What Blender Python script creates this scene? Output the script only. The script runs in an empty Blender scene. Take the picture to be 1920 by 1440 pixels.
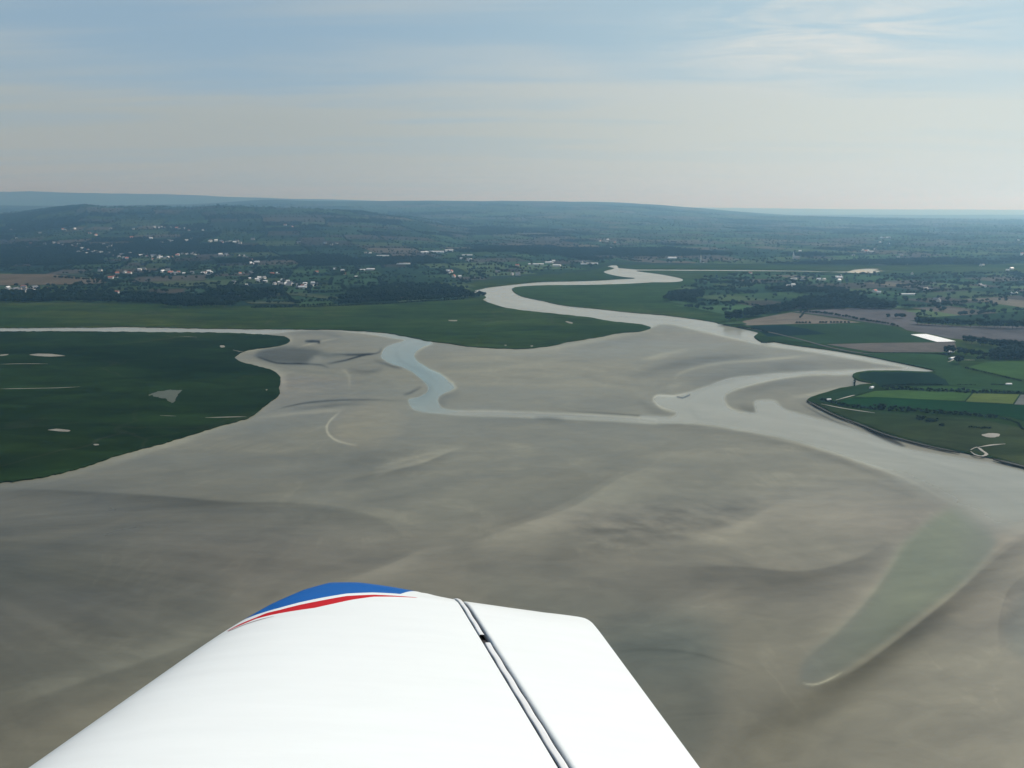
import bpy, math, random
import numpy as np
from mathutils import Vector, Matrix
from mathutils.geometry import tessellate_polygon

random.seed(7)
rng = np.random.default_rng(7)
S = bpy.context.scene
COL = S.collection

# ------------------------------------------------------------------ camera, light, exposure
EYE = 300.0            # metres above the bay
FPX = 1507.0           # focal length in photo pixels (1920 wide)
HORIZ = 388.0          # eye-level row in the photo
TH = math.atan((720.0 - HORIZ) / FPX)
EARTH = 6.371e6

cam = bpy.data.cameras.new("camera")
camo = bpy.data.objects.new("camera", cam)
COL.objects.link(camo)
camo.location = (0, 0, EYE)
camo.rotation_euler = (math.pi / 2 - TH, 0, 0)
cam.sensor_width = 36.0
cam.lens = FPX / 1920 * 36
cam.clip_start = 0.05
cam.clip_end = 200000
S.camera = camo

SUN_EL, SUN_AZ = 44.0, 62.0      # azimuth clockwise from the view direction
SUN_STRENGTH = 3.8
SKY_STRENGTH = 0.10
HAZE_DENSITY = 7.2e-5
EXPOSURE = 0.0

world = bpy.data.worlds.new("World")
S.world = world
world.use_nodes = True
wn = world.node_tree
wn.nodes.clear()


class NT:
    """small helper for wiring nodes"""
    def __init__(self, tree):
        self.t = tree

    def n(self, typ, **kw):
        nd = self.t.nodes.new(typ)
        for k, v in kw.items():
            if k.startswith("i_"):
                nd.inputs[k[2:].replace("_", " ")].default_value = v
            else:
                setattr(nd, k, v)
        return nd

    def l(self, a, b):
        self.t.links.new(a, b)

    def math(self, op, a, b=None, c=None, clamp=False):
        nd = self.t.nodes.new("ShaderNodeMath")
        nd.operation = op
        nd.use_clamp = clamp
        for i, v in enumerate((a, b, c)):
            if v is None:
                continue
            if isinstance(v, (int, float)):
                nd.inputs[i].default_value = v
            else:
                self.l(v, nd.inputs[i])
        return nd.outputs[0]

    def mix(self, fac, a, b, blend="MIX"):
        nd = self.t.nodes.new("ShaderNodeMix")
        nd.data_type = "RGBA"
        nd.blend_type = blend
        nd.clamp_factor = True
        for sock, v in ((nd.inputs[0], fac), (nd.inputs[6], a), (nd.inputs[7], b)):
            if isinstance(v, (int, float)):
                sock.default_value = v
            elif isinstance(v, tuple):
                sock.default_value = (v + (1.0,))[:4]
            else:
                self.l(v, sock)
        return nd.outputs[2]

    def smooth(self, v, a, b):
        nd = self.t.nodes.new("ShaderNodeMapRange")
        nd.interpolation_type = "SMOOTHSTEP"
        self.l(v, nd.inputs[0])
        nd.inputs[1].default_value = a
        nd.inputs[2].default_value = b
        return nd.outputs[0]

    def noise(self, vec, scale, detail=4, rough=0.5, dist=0.0):
        nd = self.t.nodes.new("ShaderNodeTexNoise")
        self.l(vec, nd.inputs["Vector"])
        nd.inputs["Scale"].default_value = scale
        nd.inputs["Detail"].default_value = detail
        nd.inputs["Roughness"].default_value = rough
        nd.inputs["Distortion"].default_value = dist
        return nd.outputs["Fac"]

    def mapping(self, vec, scale=(1, 1, 1), rot=(0, 0, 0), loc=(0, 0, 0)):
        nd = self.t.nodes.new("ShaderNodeMapping")
        self.l(vec, nd.inputs[0])
        nd.inputs["Scale"].default_value = scale
        nd.inputs["Rotation"].default_value = rot
        nd.inputs["Location"].default_value = loc
        return nd.outputs[0]


def build_world():
    w = NT(wn)
    sky = w.n("ShaderNodeTexSky", sky_type="NISHITA")
    sky.sun_disc = False
    sky.sun_elevation = math.radians(SUN_EL)
    sky.sun_rotation = math.radians(SUN_AZ)
    sky.altitude = 300
    sky.air_density = 1.0
    sky.dust_density = 1.5
    tc = w.n("ShaderNodeTexCoord")
    sep = w.n("ShaderNodeSeparateXYZ")
    w.l(tc.outputs["Generated"], sep.inputs[0])
    x, y, z = sep.outputs
    zz = w.math("MAXIMUM", z, 0.0)
    den = w.math("ADD", zz, 0.045)
    com = w.n("ShaderNodeCombineXYZ")
    w.l(w.math("DIVIDE", x, den), com.inputs[0])
    w.l(w.math("DIVIDE", y, den), com.inputs[1])
    # long streaks of thin high cloud, drawn out sideways by a slow drift
    v1 = w.mapping(com.outputs[0], scale=(0.16, 0.95, 1), rot=(0, 0, 0.10), loc=(3.1, 1.7, 0))
    streak = w.noise(v1, 1.0, 6, 0.55, 0.45)
    v2 = w.mapping(com.outputs[0], scale=(0.30, 0.55, 1), rot=(0, 0, -0.2), loc=(7.0, 2.4, 0))
    soft = w.noise(v2, 0.8, 3, 0.5, 0.8)
    v3 = w.mapping(com.outputs[0], scale=(0.9, 1.8, 1), rot=(0, 0, 0.5), loc=(1.0, 4.4, 0))
    wisp = w.noise(v3, 1.3, 8, 0.62, 1.2)
    cover = w.math("ADD", w.math("MULTIPLY", streak, 0.62), w.math("MULTIPLY", soft, 0.38))
    cover = w.smooth(cover, 0.42, 0.58)
    # the veil thickens towards the horizon and towards the sun
    low = w.smooth(w.math("MULTIPLY_ADD", soft, -0.06, w.math("ADD", z, 0.03)), 0.178, 0.075)
    right = w.smooth(x, -0.35, 0.5)
    cover = w.math("ADD", w.math("MULTIPLY", cover, 0.62), w.math("ADD", w.math("MULTIPLY", low, 0.62), w.math("MULTIPLY", right, 0.20)), clamp=True)
    cover = w.math("ADD", cover, 0.06, clamp=True)
    cloud = w.mix(right, (4.3, 5.0, 5.3), (6.2, 6.8, 6.8))
    warm = w.mix(right, (3.9, 4.42, 4.3), (6.3, 6.8, 6.25))
    cloud = w.mix(low, cloud, warm)
    blue = w.mix(right, (2.75, 4.2, 5.6), (3.9, 5.7, 6.6))
    base = w.mix(0.86, sky.outputs[0], blue)
    c1 = w.mix(cover, base, cloud)
    # one brighter ragged patch, high on the sun's side
    d = w.n("ShaderNodeVectorMath", operation="SUBTRACT")
    w.l(tc.outputs["Generated"], d.inputs[0])
    d.inputs[1].default_value = (0.345, 0.92, 0.184)
    sc = w.n("ShaderNodeVectorMath", operation="MULTIPLY")
    w.l(d.outputs[0], sc.inputs[0])
    sc.inputs[1].default_value = (4.6, 2.0, 15.0)
    ln = w.n("ShaderNodeVectorMath", operation="LENGTH")
    w.l(sc.outputs[0], ln.inputs[0])
    blob = w.smooth(ln.outputs["Value"], 1.15, 0.1)
    patch = w.math("MULTIPLY", blob, w.smooth(wisp, 0.36, 0.66))
    c2 = w.mix(w.math("MULTIPLY", patch, 0.72), c1, (7.6, 7.6, 7.1))
    # above the frame the sky thins back to the plain daylight sky
    high = w.smooth(z, 0.26, 0.60)
    c3 = w.mix(w.math("MULTIPLY", high, 0.75), c2, sky.outputs[0])
    bg = w.n("ShaderNodeBackground")
    w.l(c3, bg.inputs[0])
    bg.inputs[1].default_value = SKY_STRENGTH
    out = w.n("ShaderNodeOutputWorld")
    w.l(bg.outputs[0], out.inputs[0])


build_world()

sl = bpy.data.lights.new("sun", "SUN")
sl.energy = SUN_STRENGTH
sl.angle = math.radians(0.6)
sl.color = (1.0, 0.955, 0.88)
slo = bpy.data.objects.new("sun", sl)
COL.objects.link(slo)
_e, _a = math.radians(SUN_EL), math.radians(SUN_AZ)
sdir = Vector((math.sin(_a) * math.cos(_e), math.cos(_a) * math.cos(_e), math.sin(_e)))
slo.rotation_euler = (-sdir).to_track_quat("-Z", "Y").to_euler()
slo.location = (60, 30, 2000)

S.view_settings.view_transform = "Standard"
S.view_settings.look = "None"
S.view_settings.exposure = EXPOSURE
S.view_settings.gamma = 1.0
S.view_settings.use_curve_mapping = False
S.render.engine = "CYCLES"
S.cycles.use_denoising = True
S.cycles.max_bounces = 5
S.cycles.diffuse_bounces = 2
S.cycles.glossy_bounces = 2
S.cycles.transmission_bounces = 2
S.cycles.volume_bounces = 1
S.cycles.caustics_reflective = False
S.cycles.caustics_refractive = False

# ------------------------------------------------------------------ geometry of the view
CF = np.array([0, math.cos(TH), -math.sin(TH)])
CU = np.array([0, math.sin(TH), math.cos(TH)])


def ray(px, py):
    a = (np.asarray(px, float) - 960) / FPX
    b = (720 - np.asarray(py, float)) / FPX
    return np.stack([a, CF[1] + CU[1] * b, CF[2] + CU[2] * b], -1)


def on_plane(px, py, z=0.0):
    """the point of the level z that stands at a given place of the photograph"""
    r = ray(px, py)
    t = (z - EYE) / r[..., 2]
    return r[..., 0] * t, r[..., 1] * t


def project(x, y, z):
    dz = np.asarray(z, float) - EYE
    d = y * CF[1] + dz * CF[2]
    u = y * CU[1] + dz * CU[2]
    return 960 + FPX * x / d, 720 - FPX * u / d


# ------------------------------------------------------------------ noise
def _hash(ix, iy, seed):
    h = (ix.astype(np.int64) * 374761393 + iy.astype(np.int64) * 668265263 + seed * 144269) & 0x7FFFFFFF
    h = ((h ^ (h >> 13)) * 1274126177) & 0x7FFFFFFF
    return ((h ^ (h >> 16)) & 0xFFFF) / 65535.0


def vnoise(x, y, seed=0):
    x, y = np.asarray(x, float), np.asarray(y, float)
    ix, iy = np.floor(x), np.floor(y)
    fx, fy = x - ix, y - iy
    fx = fx * fx * fx * (fx * (fx * 6 - 15) + 10)
    fy = fy * fy * fy * (fy * (fy * 6 - 15) + 10)
    a, b = _hash(ix, iy, seed), _hash(ix + 1, iy, seed)
    c, d = _hash(ix, iy + 1, seed), _hash(ix + 1, iy + 1, seed)
    return (a * (1 - fx) + b * fx) * (1 - fy) + (c * (1 - fx) + d * fx) * fy


def fbm(x, y, seed=0, octs=4, rough=0.5):
    s, a, t = 0.0, 1.0, 0.0
    for k in range(octs):
        ca, sa = math.cos(k * 0.7), math.sin(k * 0.7)
        s = s + a * vnoise((x * ca - y * sa) * 2 ** k + 17.3 * k, (x * sa + y * ca) * 2 ** k - 9.1 * k, seed + k)
        t += a
        a *= rough
    return s / t - 0.5


def inside(px, py, poly):
    poly = np.asarray(poly, float)
    res = np.zeros(np.shape(px), bool)
    x0, y0 = poly.min(0)
    x1, y1 = poly.max(0)
    sel = (px >= x0) & (px <= x1) & (py >= y0) & (py <= y1)
    qx, qy = px[sel], py[sel]
    r = np.zeros(qx.shape, bool)
    n = len(poly)
    for i in range(n):
        ax, ay = poly[i]
        bx, by = poly[(i + 1) % n]
        if ay == by:
            continue
        c = ((ay > qy) != (by > qy)) & (qx < (bx - ax) * (qy - ay) / (by - ay) + ax)
        r ^= c
    res[sel] = r
    return res


def smooth_line(pts, closed=False, step=6.0):
    """Catmull-Rom through the points"""
    P = np.asarray(pts, float)
    n = len(P)
    out = []
    rngi = range(n) if closed else range(n - 1)
    for i in rngi:
        if closed:
            p0, p1, p2, p3 = P[(i - 1) % n], P[i], P[(i + 1) % n], P[(i + 2) % n]
        else:
            p0, p1, p2, p3 = P[max(i - 1, 0)], P[i], P[i + 1], P[min(i + 2, n - 1)]
        m = max(2, int(np.hypot(*(p2 - p1)) / step))
        # chord-length aware tangents keep uneven spacing from overshooting
        d1 = np.hypot(*(p2 - p1)) + 1e-9
        t1 = (p2 - p0) / (np.hypot(*(p1 - p0)) + d1) * d1
        t2 = (p3 - p1) / (np.hypot(*(p3 - p2)) + d1) * d1
        for k in range(m):
            t = k / m
            out.append((2 * t**3 - 3 * t**2 + 1) * p1 + (t**3 - 2 * t**2 + t) * t1 + (-2 * t**3 + 3 * t**2) * p2 + (t**3 - t**2) * t2)
    if not closed:
        out.append(P[-1])
    return np.array(out)


# ------------------------------------------------------------------ terrain
def prof(px, pts):
    a = np.asarray(pts, float)
    return np.interp(px, a[:, 0], a[:, 1])


RIDGES = [
    (10500., 3600., 3000., [(-900, 402), (-300, 401), (0, 400), (50, 397), (100, 391), (160, 385), (200, 388.5), (300, 387.5), (350, 388), (385, 386),
                           (410, 384), (450, 386), (520, 388), (600, 391), (680, 396), (760, 405), (850, 418), (1000, 440)], 1.0),
    (21000., 8200., 4000., [(-900, 384), (100, 386), (350, 384), (500, 376), (600, 378), (700, 378), (850, 377.5), (1000, 378), (1100, 379.5), (1180, 382),
                            (1240, 385), (1290, 389), (1380, 396), (1500, 403), (1700, 412), (2200, 420)], 1.0),
    (27500., 3000., 3000., [(-900, 361), (0, 361.5), (60, 361), (130, 363), (200, 365), (300, 366.5), (400, 369), (450, 371), (550, 374), (650, 376), (760, 379), (900, 390), (1050, 402)], 1.0),
    (16000., 3300., 3000., [(1000, 430), (1150, 424), (1210, 416), (1250, 411), (1290, 406.5), (1330, 405), (1450, 404.5), (1600, 407), (1750, 410), (1920, 411), (2300, 412), (3000, 415)], 1.0),
    (48000., 9000., 9000., [(600, 386), (1100, 388), (1300, 389), (1600, 392), (1920, 393), (2600, 392)], 1.0),
]


def drop(y):
    return np.maximum(y - 5000, 0) ** 2 / (2 * EARTH)


def height(x, y):
    x, y = np.asarray(x, float), np.asarray(y, float)
    ys = np.maximum(y, 500)
    h = np.zeros(np.broadcast(x, y).shape)
    for Yr, wf, wb, pts, k in RIDGES:
        px = 960 + FPX * (x / ys) / CF[1]
        row = prof(px, pts)
        H = EYE + (HORIZ - row) / FPX * Yr * 1.03 + drop(Yr) + 9 * fbm(px / 60 + Yr, Yr * 0 + px * 0, 19, 3)
        w = np.where(y < Yr, wf, wb)
        g = np.exp(-((y - Yr) / w) ** 2)
        h = np.maximum(h, np.maximum(H, 0) * g)
    far = np.clip((y - 3600) / 5000, 0, 1)
    roll = fbm(x / 2300 + 3, y / 2300, 11, 4)
    h = h * (1 + 0.07 * fbm(x / 1200, y / 900, 23, 3))
    h = np.maximum(h, far * (22 + 55 * roll)) + far * 14 * roll
    h = np.maximum(h, 0) * np.clip((y - 3100) / 2200, 0, 1) ** 1.3
    return h - drop(y)


def hit_ground(px, py):
    """first place where the line of sight through a photo position meets the land"""
    r = ray(px, py)
    px = np.atleast_1d(px)
    r = r.reshape(-1, 3)
    t = np.full(len(r), 900.0)
    done = np.zeros(len(r), bool)
    while not done.all():
        t2 = np.where(done, t, t * 1.004)
        x, y, z = r[:, 0] * t2, r[:, 1] * t2, EYE + r[:, 2] * t2
        hit = (z <= height(x, y) + 2.0) & ~done
        done |= hit | (t2 > 60000)
        t = t2
    return r[:, 0] * t, r[:, 1] * t


# ------------------------------------------------------------------ materials
def new_mat(name):
    m = bpy.data.materials.new(name)
    m.use_nodes = True
    t = NT(m.node_tree)
    b = m.node_tree.nodes["Principled BSDF"]
    return m, t, b


def attr(t, name, vec=False):
    a = t.n("ShaderNodeAttribute", attribute_name=name)
    return a.outputs["Color"] if vec else a.outputs["Fac"]


def plain(name, col, rough=0.7, var=0.15, scale=1.0, metallic=0.0, spec=0.5):
    m, t, b = new_mat(name)
    geo = t.n("ShaderNodeTexCoord").outputs["Object"]
    n = t.noise(geo, scale, 4, 0.6)
    f = t.math("MULTIPLY_ADD", n, var * 2, 1 - var)
    c = t.n("ShaderNodeVectorMath", operation="SCALE")
    c.inputs[0].default_value = col
    t.l(f, c.inputs["Scale"])
    t.l(c.outputs[0], b.inputs["Base Color"])
    b.inputs["Roughness"].default_value = rough
    b.inputs["Metallic"].default_value = metallic
    b.inputs["Specular IOR Level"].default_value = spec
    return m


def flat_material(name, water):
    """wet tidal sediment or silty water: colour from the traced deposits, fine streaks from noise"""
    m, t, b = new_mat(name)
    geo = t.n("ShaderNodeNewGeometry").outputs["Position"]
    col = attr(t, "deposit", True)
    wet = attr(t, "wet")
    film = attr(t, "film")
    n1 = t.noise(t.mapping(geo, scale=(0.0042, 0.0078, 0.01), rot=(0, 0, -0.6)), 1.0, 9, 0.60, 1.6)
    n2 = t.noise(t.mapping(geo, scale=(0.022, 0.040, 0.02), rot=(0, 0, -0.7)), 1.0, 7, 0.65, 1.2)
    n3 = t.noise(t.mapping(geo, scale=(0.0045, 0.0022, 0.01), rot=(0, 0, -0.75)), 1.0, 8, 0.6, 1.4)
    rid = t.math("ABSOLUTE", t.math("SUBTRACT", n3, 0.5))
    vein = t.smooth(rid, 0.020, 0.0)
    keep = t.smooth(n1, 0.47, 0.60)
    k = t.math("MULTIPLY_ADD", film, -0.75, 1.0)
    f = t.math("ADD", t.math("MULTIPLY_ADD", n1, 0.85, -0.425), t.math("MULTIPLY_ADD", n2, 0.55, -0.275))
    f = t.math("ADD", f, t.math("MULTIPLY", t.math("MULTIPLY", vein, keep), 0.12))
    f = t.math("MULTIPLY_ADD", f, k, 1.0)
    sc = t.n("ShaderNodeVectorMath", operation="SCALE")
    t.l(col, sc.inputs[0])
    t.l(f, sc.inputs["Scale"])
    t.l(sc.outputs[0], b.inputs["Base Color"])
    b.inputs["IOR"].default_value = 1.34
    # bare sediment is dull where it has drained and glossier where it is still wet; a water film is smoother still
    r0 = t.math("SUBTRACT", t.math("MULTIPLY_ADD", n1, 0.5, 0.30), t.math("MULTIPLY", wet, 0.22), clamp=True)
    r1 = t.math("MULTIPLY_ADD", n1, 0.14, 0.14)
    mixr = t.n("ShaderNodeMix")
    t.l(film, mixr.inputs[0])
    t.l(r0, mixr.inputs[2])
    t.l(r1, mixr.inputs[3])
    t.l(mixr.outputs[0], b.inputs["Roughness"])
    t.l(t.math("MULTIPLY_ADD", attr(t, "drained"), -0.5, 0.5), b.inputs["Specular IOR Level"])
    bump = t.n("ShaderNodeBump")
    bump.inputs["Distance"].default_value = 0.6
    t.l(t.math("MULTIPLY_ADD", film, -0.305, 0.32), bump.inputs["Strength"])
    t.l(t.noise(t.mapping(geo, scale=(0.05, 0.17, 0.1), rot=(0, 0, 0.35)), 1.0, 6, 0.68, 0.5), bump.inputs["Height"])
    t.l(bump.outputs[0], b.inputs["Normal"])
    return m


def marsh_material(name, dark, mid, olive, k=1.0):
    m, t, b = new_mat(name)
    geo = t.n("ShaderNodeNewGeometry").outputs["Position"]
    v = t.mapping(geo, scale=(0.0011, 0.0045, 0.01), rot=(0, 0, 0.12))
    n1 = t.noise(v, 1.0, 8, 0.6, 1.2)
    v2 = t.mapping(geo, scale=(0.009, 0.02, 0.02))
    n2 = t.noise(v2, 1.0, 8, 0.7, 0.6)
    n3 = t.noise(geo, 0.0012, 4, 0.5, 0.5)
    c = t.mix(t.smooth(n1, 0.35, 0.65), dark, mid)
    c = t.mix(t.math("MULTIPLY", t.smooth(n3, 0.48, 0.68), 0.7), c, olive)
    f = t.math("MULTIPLY_ADD", n2, 2.6, -0.30, clamp=False)
    f = t.math("MAXIMUM", f, 0.35)
    # winding creeks
    wv = t.n("ShaderNodeTexNoise")
    t.l(geo, wv.inputs["Vector"])
    wv.inputs["Scale"].default_value = 0.006
    wv.inputs["Detail"].default_value = 3
    wd = t.n("ShaderNodeVectorMath", operation="MULTIPLY_ADD")
    t.l(wv.outputs["Color"], wd.inputs[0])
    wd.inputs[1].default_value = (150, 150, 0)
    t.l(geo, wd.inputs[2])
    vo = t.n("ShaderNodeTexVoronoi", feature="DISTANCE_TO_EDGE")
    t.l(wd.outputs[0], vo.inputs["Vector"])
    vo.inputs["Scale"].default_value = 0.0052
    creek = t.math("MULTIPLY", t.smooth(vo.outputs["Distance"], 0.022, 0.006), t.smooth(n3, 0.40, 0.60))
    c = t.mix(t.math("MULTIPLY", creek, 0.30), c, (0.055, 0.055, 0.040))
    sc = t.n("ShaderNodeVectorMath", operation="SCALE")
    t.l(c, sc.inputs[0])
    t.l(f, sc.inputs["Scale"])
    t.l(sc.outputs[0], b.inputs["Base Color"])
    b.inputs["Roughness"].default_value = 0.95
    b.inputs["Specular IOR Level"].default_value = 0.0
    bump = t.n("ShaderNodeBump")
    bump.inputs["Strength"].default_value = 0.5
    bump.inputs["Distance"].default_value = 1.0
    t.l(n2, bump.inputs["Height"])
    t.l(bump.outputs[0], b.inputs["Normal"])
    return m


def field_material():
    m, t, b = new_mat("field_crops")
    geo = t.n("ShaderNodeNewGeometry").outputs["Position"]
    col = attr(t, "crop", True)
    n1 = t.noise(geo, 0.006, 6, 0.65, 0.3)
    v2 = t.mapping(geo, scale=(0.03, 0.10, 0.03), rot=(0, 0, 0.5))
    n2 = t.noise(v2, 1.0, 5, 0.7)
    f = t.math("ADD", t.math("MULTIPLY_ADD", n1, 1.5, 0.25), t.math("MULTIPLY_ADD", n2, 1.0, -0.5))
    sc = t.n("ShaderNodeVectorMath", operation="SCALE")
    t.l(col, sc.inputs[0])
    t.l(f, sc.inputs["Scale"])
    t.l(sc.outputs[0], b.inputs["Base Color"])
    b.inputs["Roughness"].default_value = 0.95
    b.inputs["Specular IOR Level"].default_value = 0.0
    return m


def foliage_material(name, a, c, scale=0.25):
    m, t, b = new_mat(name)
    geo = t.n("ShaderNodeNewGeometry").outputs["Position"]
    n1 = t.noise(geo, scale, 4, 0.6)
    n2 = t.noise(geo, 0.012, 3, 0.5)
    col = t.mix(t.smooth(t.math("MULTIPLY_ADD", n2, 0.6, t.math("MULTIPLY", n1, 0.5)), 0.38, 0.72), a, c)
    t.l(col, b.inputs["Base Color"])
    b.inputs["Roughness"].default_value = 0.85
    b.inputs["Specular IOR Level"].default_value = 0.03
    return m


M = {}
M["flat"] = flat_material("wet_sediment", False)
M["river"] = flat_material("silty_water", True)
M["marsh_dark"] = marsh_material("salt_meadow", (0.006, 0.015, 0.004), (0.013, 0.028, 0.007), (0.024, 0.036, 0.006))
M["marsh_mid"] = marsh_material("salt_meadow_lighter", (0.014, 0.031, 0.007), (0.024, 0.045, 0.010), (0.045, 0.058, 0.010))
M["marsh_green"] = marsh_material("river_grass", (0.018, 0.040, 0.011), (0.026, 0.052, 0.014), (0.046, 0.060, 0.014))
M["marsh_tan"] = marsh_material("salt_meadow_olive", (0.020, 0.034, 0.012), (0.032, 0.042, 0.016), (0.052, 0.044, 0.020))
M["field"] = field_material()
M["leaf_a"] = foliage_material("foliage_deep", (0.004, 0.011, 0.006), (0.012, 0.026, 0.011))
M["leaf_b"] = foliage_material("foliage_fresh", (0.006, 0.016, 0.006), (0.018, 0.034, 0.012))
M["bark"] = plain("bark", (0.06, 0.05, 0.04), 0.9)
M["render"] = plain("white_render", (0.58, 0.57, 0.54), 0.8, 0.08)
M["stone"] = plain("granite_wall", (0.34, 0.31, 0.28), 0.9, 0.2)
M["slate"] = plain("slate_roof", (0.13, 0.14, 0.16), 0.6)
M["palerf"] = plain("pale_sheet_roof", (0.62, 0.63, 0.64), 0.5, 0.1)
M["tile"] = plain("red_tile_roof", (0.36, 0.13, 0.09), 0.8)
M["glassdark"] = plain("window_glass", (0.03, 0.035, 0.04), 0.1, 0.0)
M["film"] = plain("white_crop_fleece", (0.82, 0.82, 0.80), 0.6, 0.05, 0.05)
M["mud"] = plain("pale_mud", (0.19, 0.18, 0.145), 0.7, 0.4, 0.03)
M["road"] = plain("pale_track", (0.30, 0.28, 0.24), 0.9, 0.15, 0.05)
M["dirt"] = plain("dark_bank", (0.020, 0.020, 0.013), 0.9, 0.3, 0.05)


# ------------------------------------------------------------------ mesh helpers
def tag(o, label=None, cat=None, group=None, kind=None):
    if label:
        o["label"] = label
    if cat:
        o["category"] = cat
    if group:
        o["group"] = group
    if kind:
        o["kind"] = kind
    return o


def link(name, me, mat, parent=None):
    o = bpy.data.objects.new(name, me)
    COL.objects.link(o)
    if mat and not me.materials:
        me.materials.append(mat)
    if parent:
        o.parent = parent
    return o


def mesh_np(name, V, Q, smooth=False):
    """mesh from a vertex array and an array of quads or triangles"""
    me = bpy.data.meshes.new(name)
    V = np.asarray(V, np.float32)
    Q = np.asarray(Q, np.int32)
    k = Q.shape[1]
    me.vertices.add(len(V))
    me.vertices.foreach_set("co", V.ravel())
    me.loops.add(Q.size)
    me.loops.foreach_set("vertex_index", Q.ravel())
    me.polygons.add(len(Q))
    me.polygons.foreach_set("loop_start", np.arange(0, Q.size, k, dtype=np.int32))
    try:
        me.polygons.foreach_set("loop_total", np.full(len(Q), k, np.int32))
    except Exception:
        pass
    me.polygons.foreach_set("use_smooth", np.full(len(Q), bool(smooth)))
    me.update(calc_edges=True)
    return me


def float_attr(me, name, arr, domain="POINT"):
    a = me.attributes.new(name, "FLOAT", domain)
    a.data.foreach_set("value", np.asarray(arr, np.float32).ravel())


def color_attr(me, name, arr, domain="POINT"):
    a = me.attributes.new(name, "FLOAT_COLOR", domain)
    arr = np.asarray(arr, np.float32)
    arr = np.concatenate([arr, np.ones((len(arr), 1), np.float32)], 1)
    a.data.foreach_set("color", arr.ravel())


def grid_quads(nr, nc):
    i = np.arange(nr - 1)[:, None] * nc + np.arange(nc - 1)[None, :]
    i = i.ravel()
    return np.stack([i, i + 1, i + nc + 1, i + nc], 1)


def jitter(P, amp, seed):
    """ragged shoreline: small displacement that grows with the distance"""
    n = np.arange(len(P)) * 1.0
    d = np.hypot(P[:, 0], P[:, 1])
    q = P.copy()
    q[:, 0] += amp * (fbm(n / 3.1, n * 0 + seed, seed, 3, 0.6)) * d / 1000
    q[:, 1] += amp * (fbm(n / 3.1, n * 0 + seed + 5, seed + 9, 3, 0.6)) * d / 1000 * 2.2
    return q


def sheet(name, pts, z, mat, thick=1.4, smooth=True, amp=2.2, seed=1, step=5, kind="structure", crop=None, parent=None, drape=False):
    """a raised piece of ground with its own low bank, from an outline read off the photograph"""
    P = smooth_line(pts, True, step) if smooth else np.asarray(pts, float)
    x, y = on_plane(P[:, 0], P[:, 1], z)
    W = np.stack([x, y], 1)
    if amp:
        W = jitter(W, amp, seed)
    n = len(W)
    top = [Vector((a, b, 0)) for a, b in W]
    tris = tessellate_polygon([top])
    V = np.concatenate([np.c_[W, np.full(n, z)], np.c_[W, np.full(n, z - thick)]])
    if drape:
        V[:, 2] += height(V[:, 0], V[:, 1])
    area = 0.5 * np.sum(W[:, 0] * np.roll(W[:, 1], -1) - np.roll(W[:, 0], -1) * W[:, 1])
    F = []
    for a, b, c in tris:
        ar = (W[b, 0] - W[a, 0]) * (W[c, 1] - W[a, 1]) - (W[c, 0] - W[a, 0]) * (W[b, 1] - W[a, 1])
        F.append((a, b, c) if ar > 0 else (a, c, b))
    for i in range(n):
        j = (i + 1) % n
        if area > 0:
            F += [(i, i + n, j + n), (i, j + n, j)]
        else:
            F += [(i, j + n, i + n), (i, j, j + n)]
    me = mesh_np(name, V, F)
    if crop is not None:
        color_attr(me, "crop", np.tile(np.array(crop, float), (len(V), 1)))
    o = link(name, me, mat, parent)
    if kind and parent is None:
        o["kind"] = kind
    return o


# ------------------------------------------------------------------ outlines (photo positions, turned into ground points)
MARSH_A = [(-1700, 622), (-900, 621), (-260, 621), (0, 621), (140, 621), (300, 622.5), (420, 623.5), (480, 626), (520, 629), (538, 633), (543, 638), (533, 645), (500, 651),
           (468, 655), (455, 659), (440, 668), (441, 672), (460, 680), (493, 688), (515, 696), (523, 704), (525, 714), (523, 727), (525, 737),
           (507, 753), (493, 763), (467, 782), (433, 792), (407, 799), (367, 812), (333, 821), (307, 830), (260, 842), (213, 855), (167, 871),
           (133, 881), (87, 892), (33, 900), (0, 904), (-120, 921), (-260, 938), (-600, 985), (-1000, 1010), (-1500, 960)]
MARSH_B = [(-1700, 615), (-260, 613), (0, 614), (187, 613), (233, 612), (367, 615), (500, 616.5), (633, 618), (690, 621), (727, 624), (767, 631), (800, 638),
           (840, 643), (873, 648), (900, 651), (940, 652.5), (973, 653), (1007, 651), (1047, 645), (1060, 641), (1113, 633), (1160, 624),
           (1205, 620), (1220, 614), (1209, 609), (1187, 606), (1147, 602), (1107, 595), (1070, 591), (1033, 587), (993, 583), (940, 575),
           (917, 567), (905, 561), (912, 557), (905, 552), (890, 546), (860, 538), (640, 530), (300, 525), (-260, 520), (-1700, 520)]
# upper left bank: low meadow between the first bend and the woods
MEADOW_D = [(892, 543), (910, 539.5), (927, 537), (973, 532), (1013, 528.5), (1107, 526), (1160, 523.2), (1190, 521.2), (1172, 519.5), (1155, 517), (1140, 513.5),
            (1131, 509.5), (1140, 506), (1152, 502.5), (1100, 495), (1000, 496), (880, 500), (840, 522), (860, 538)]
MARSH_C = [(960, 541), (972, 537.5), (1017, 535), (1107, 534), (1173, 532), (1223, 529.4), (1262, 529), (1281, 526.5), (1280, 522.5), (1262, 518), (1235, 513),
           (1208, 509.5), (1194, 507.3), (1300, 507.4), (1420, 508.2), (1500, 508.8), (1540, 509.6), (1590, 511), (1615, 512.5), (1640, 511.5), (1650, 508.5), (2200, 508.5), (2200, 640), (1640, 640), (1440, 626), (1405, 618), (1385, 614),
           (1364, 609.5), (1352, 606), (1320, 600), (1280, 594.5), (1240, 590), (1187, 585.5), (1120, 578.5), (1057, 572), (1017, 563.5), (977, 554.5), (964, 547)]
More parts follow.
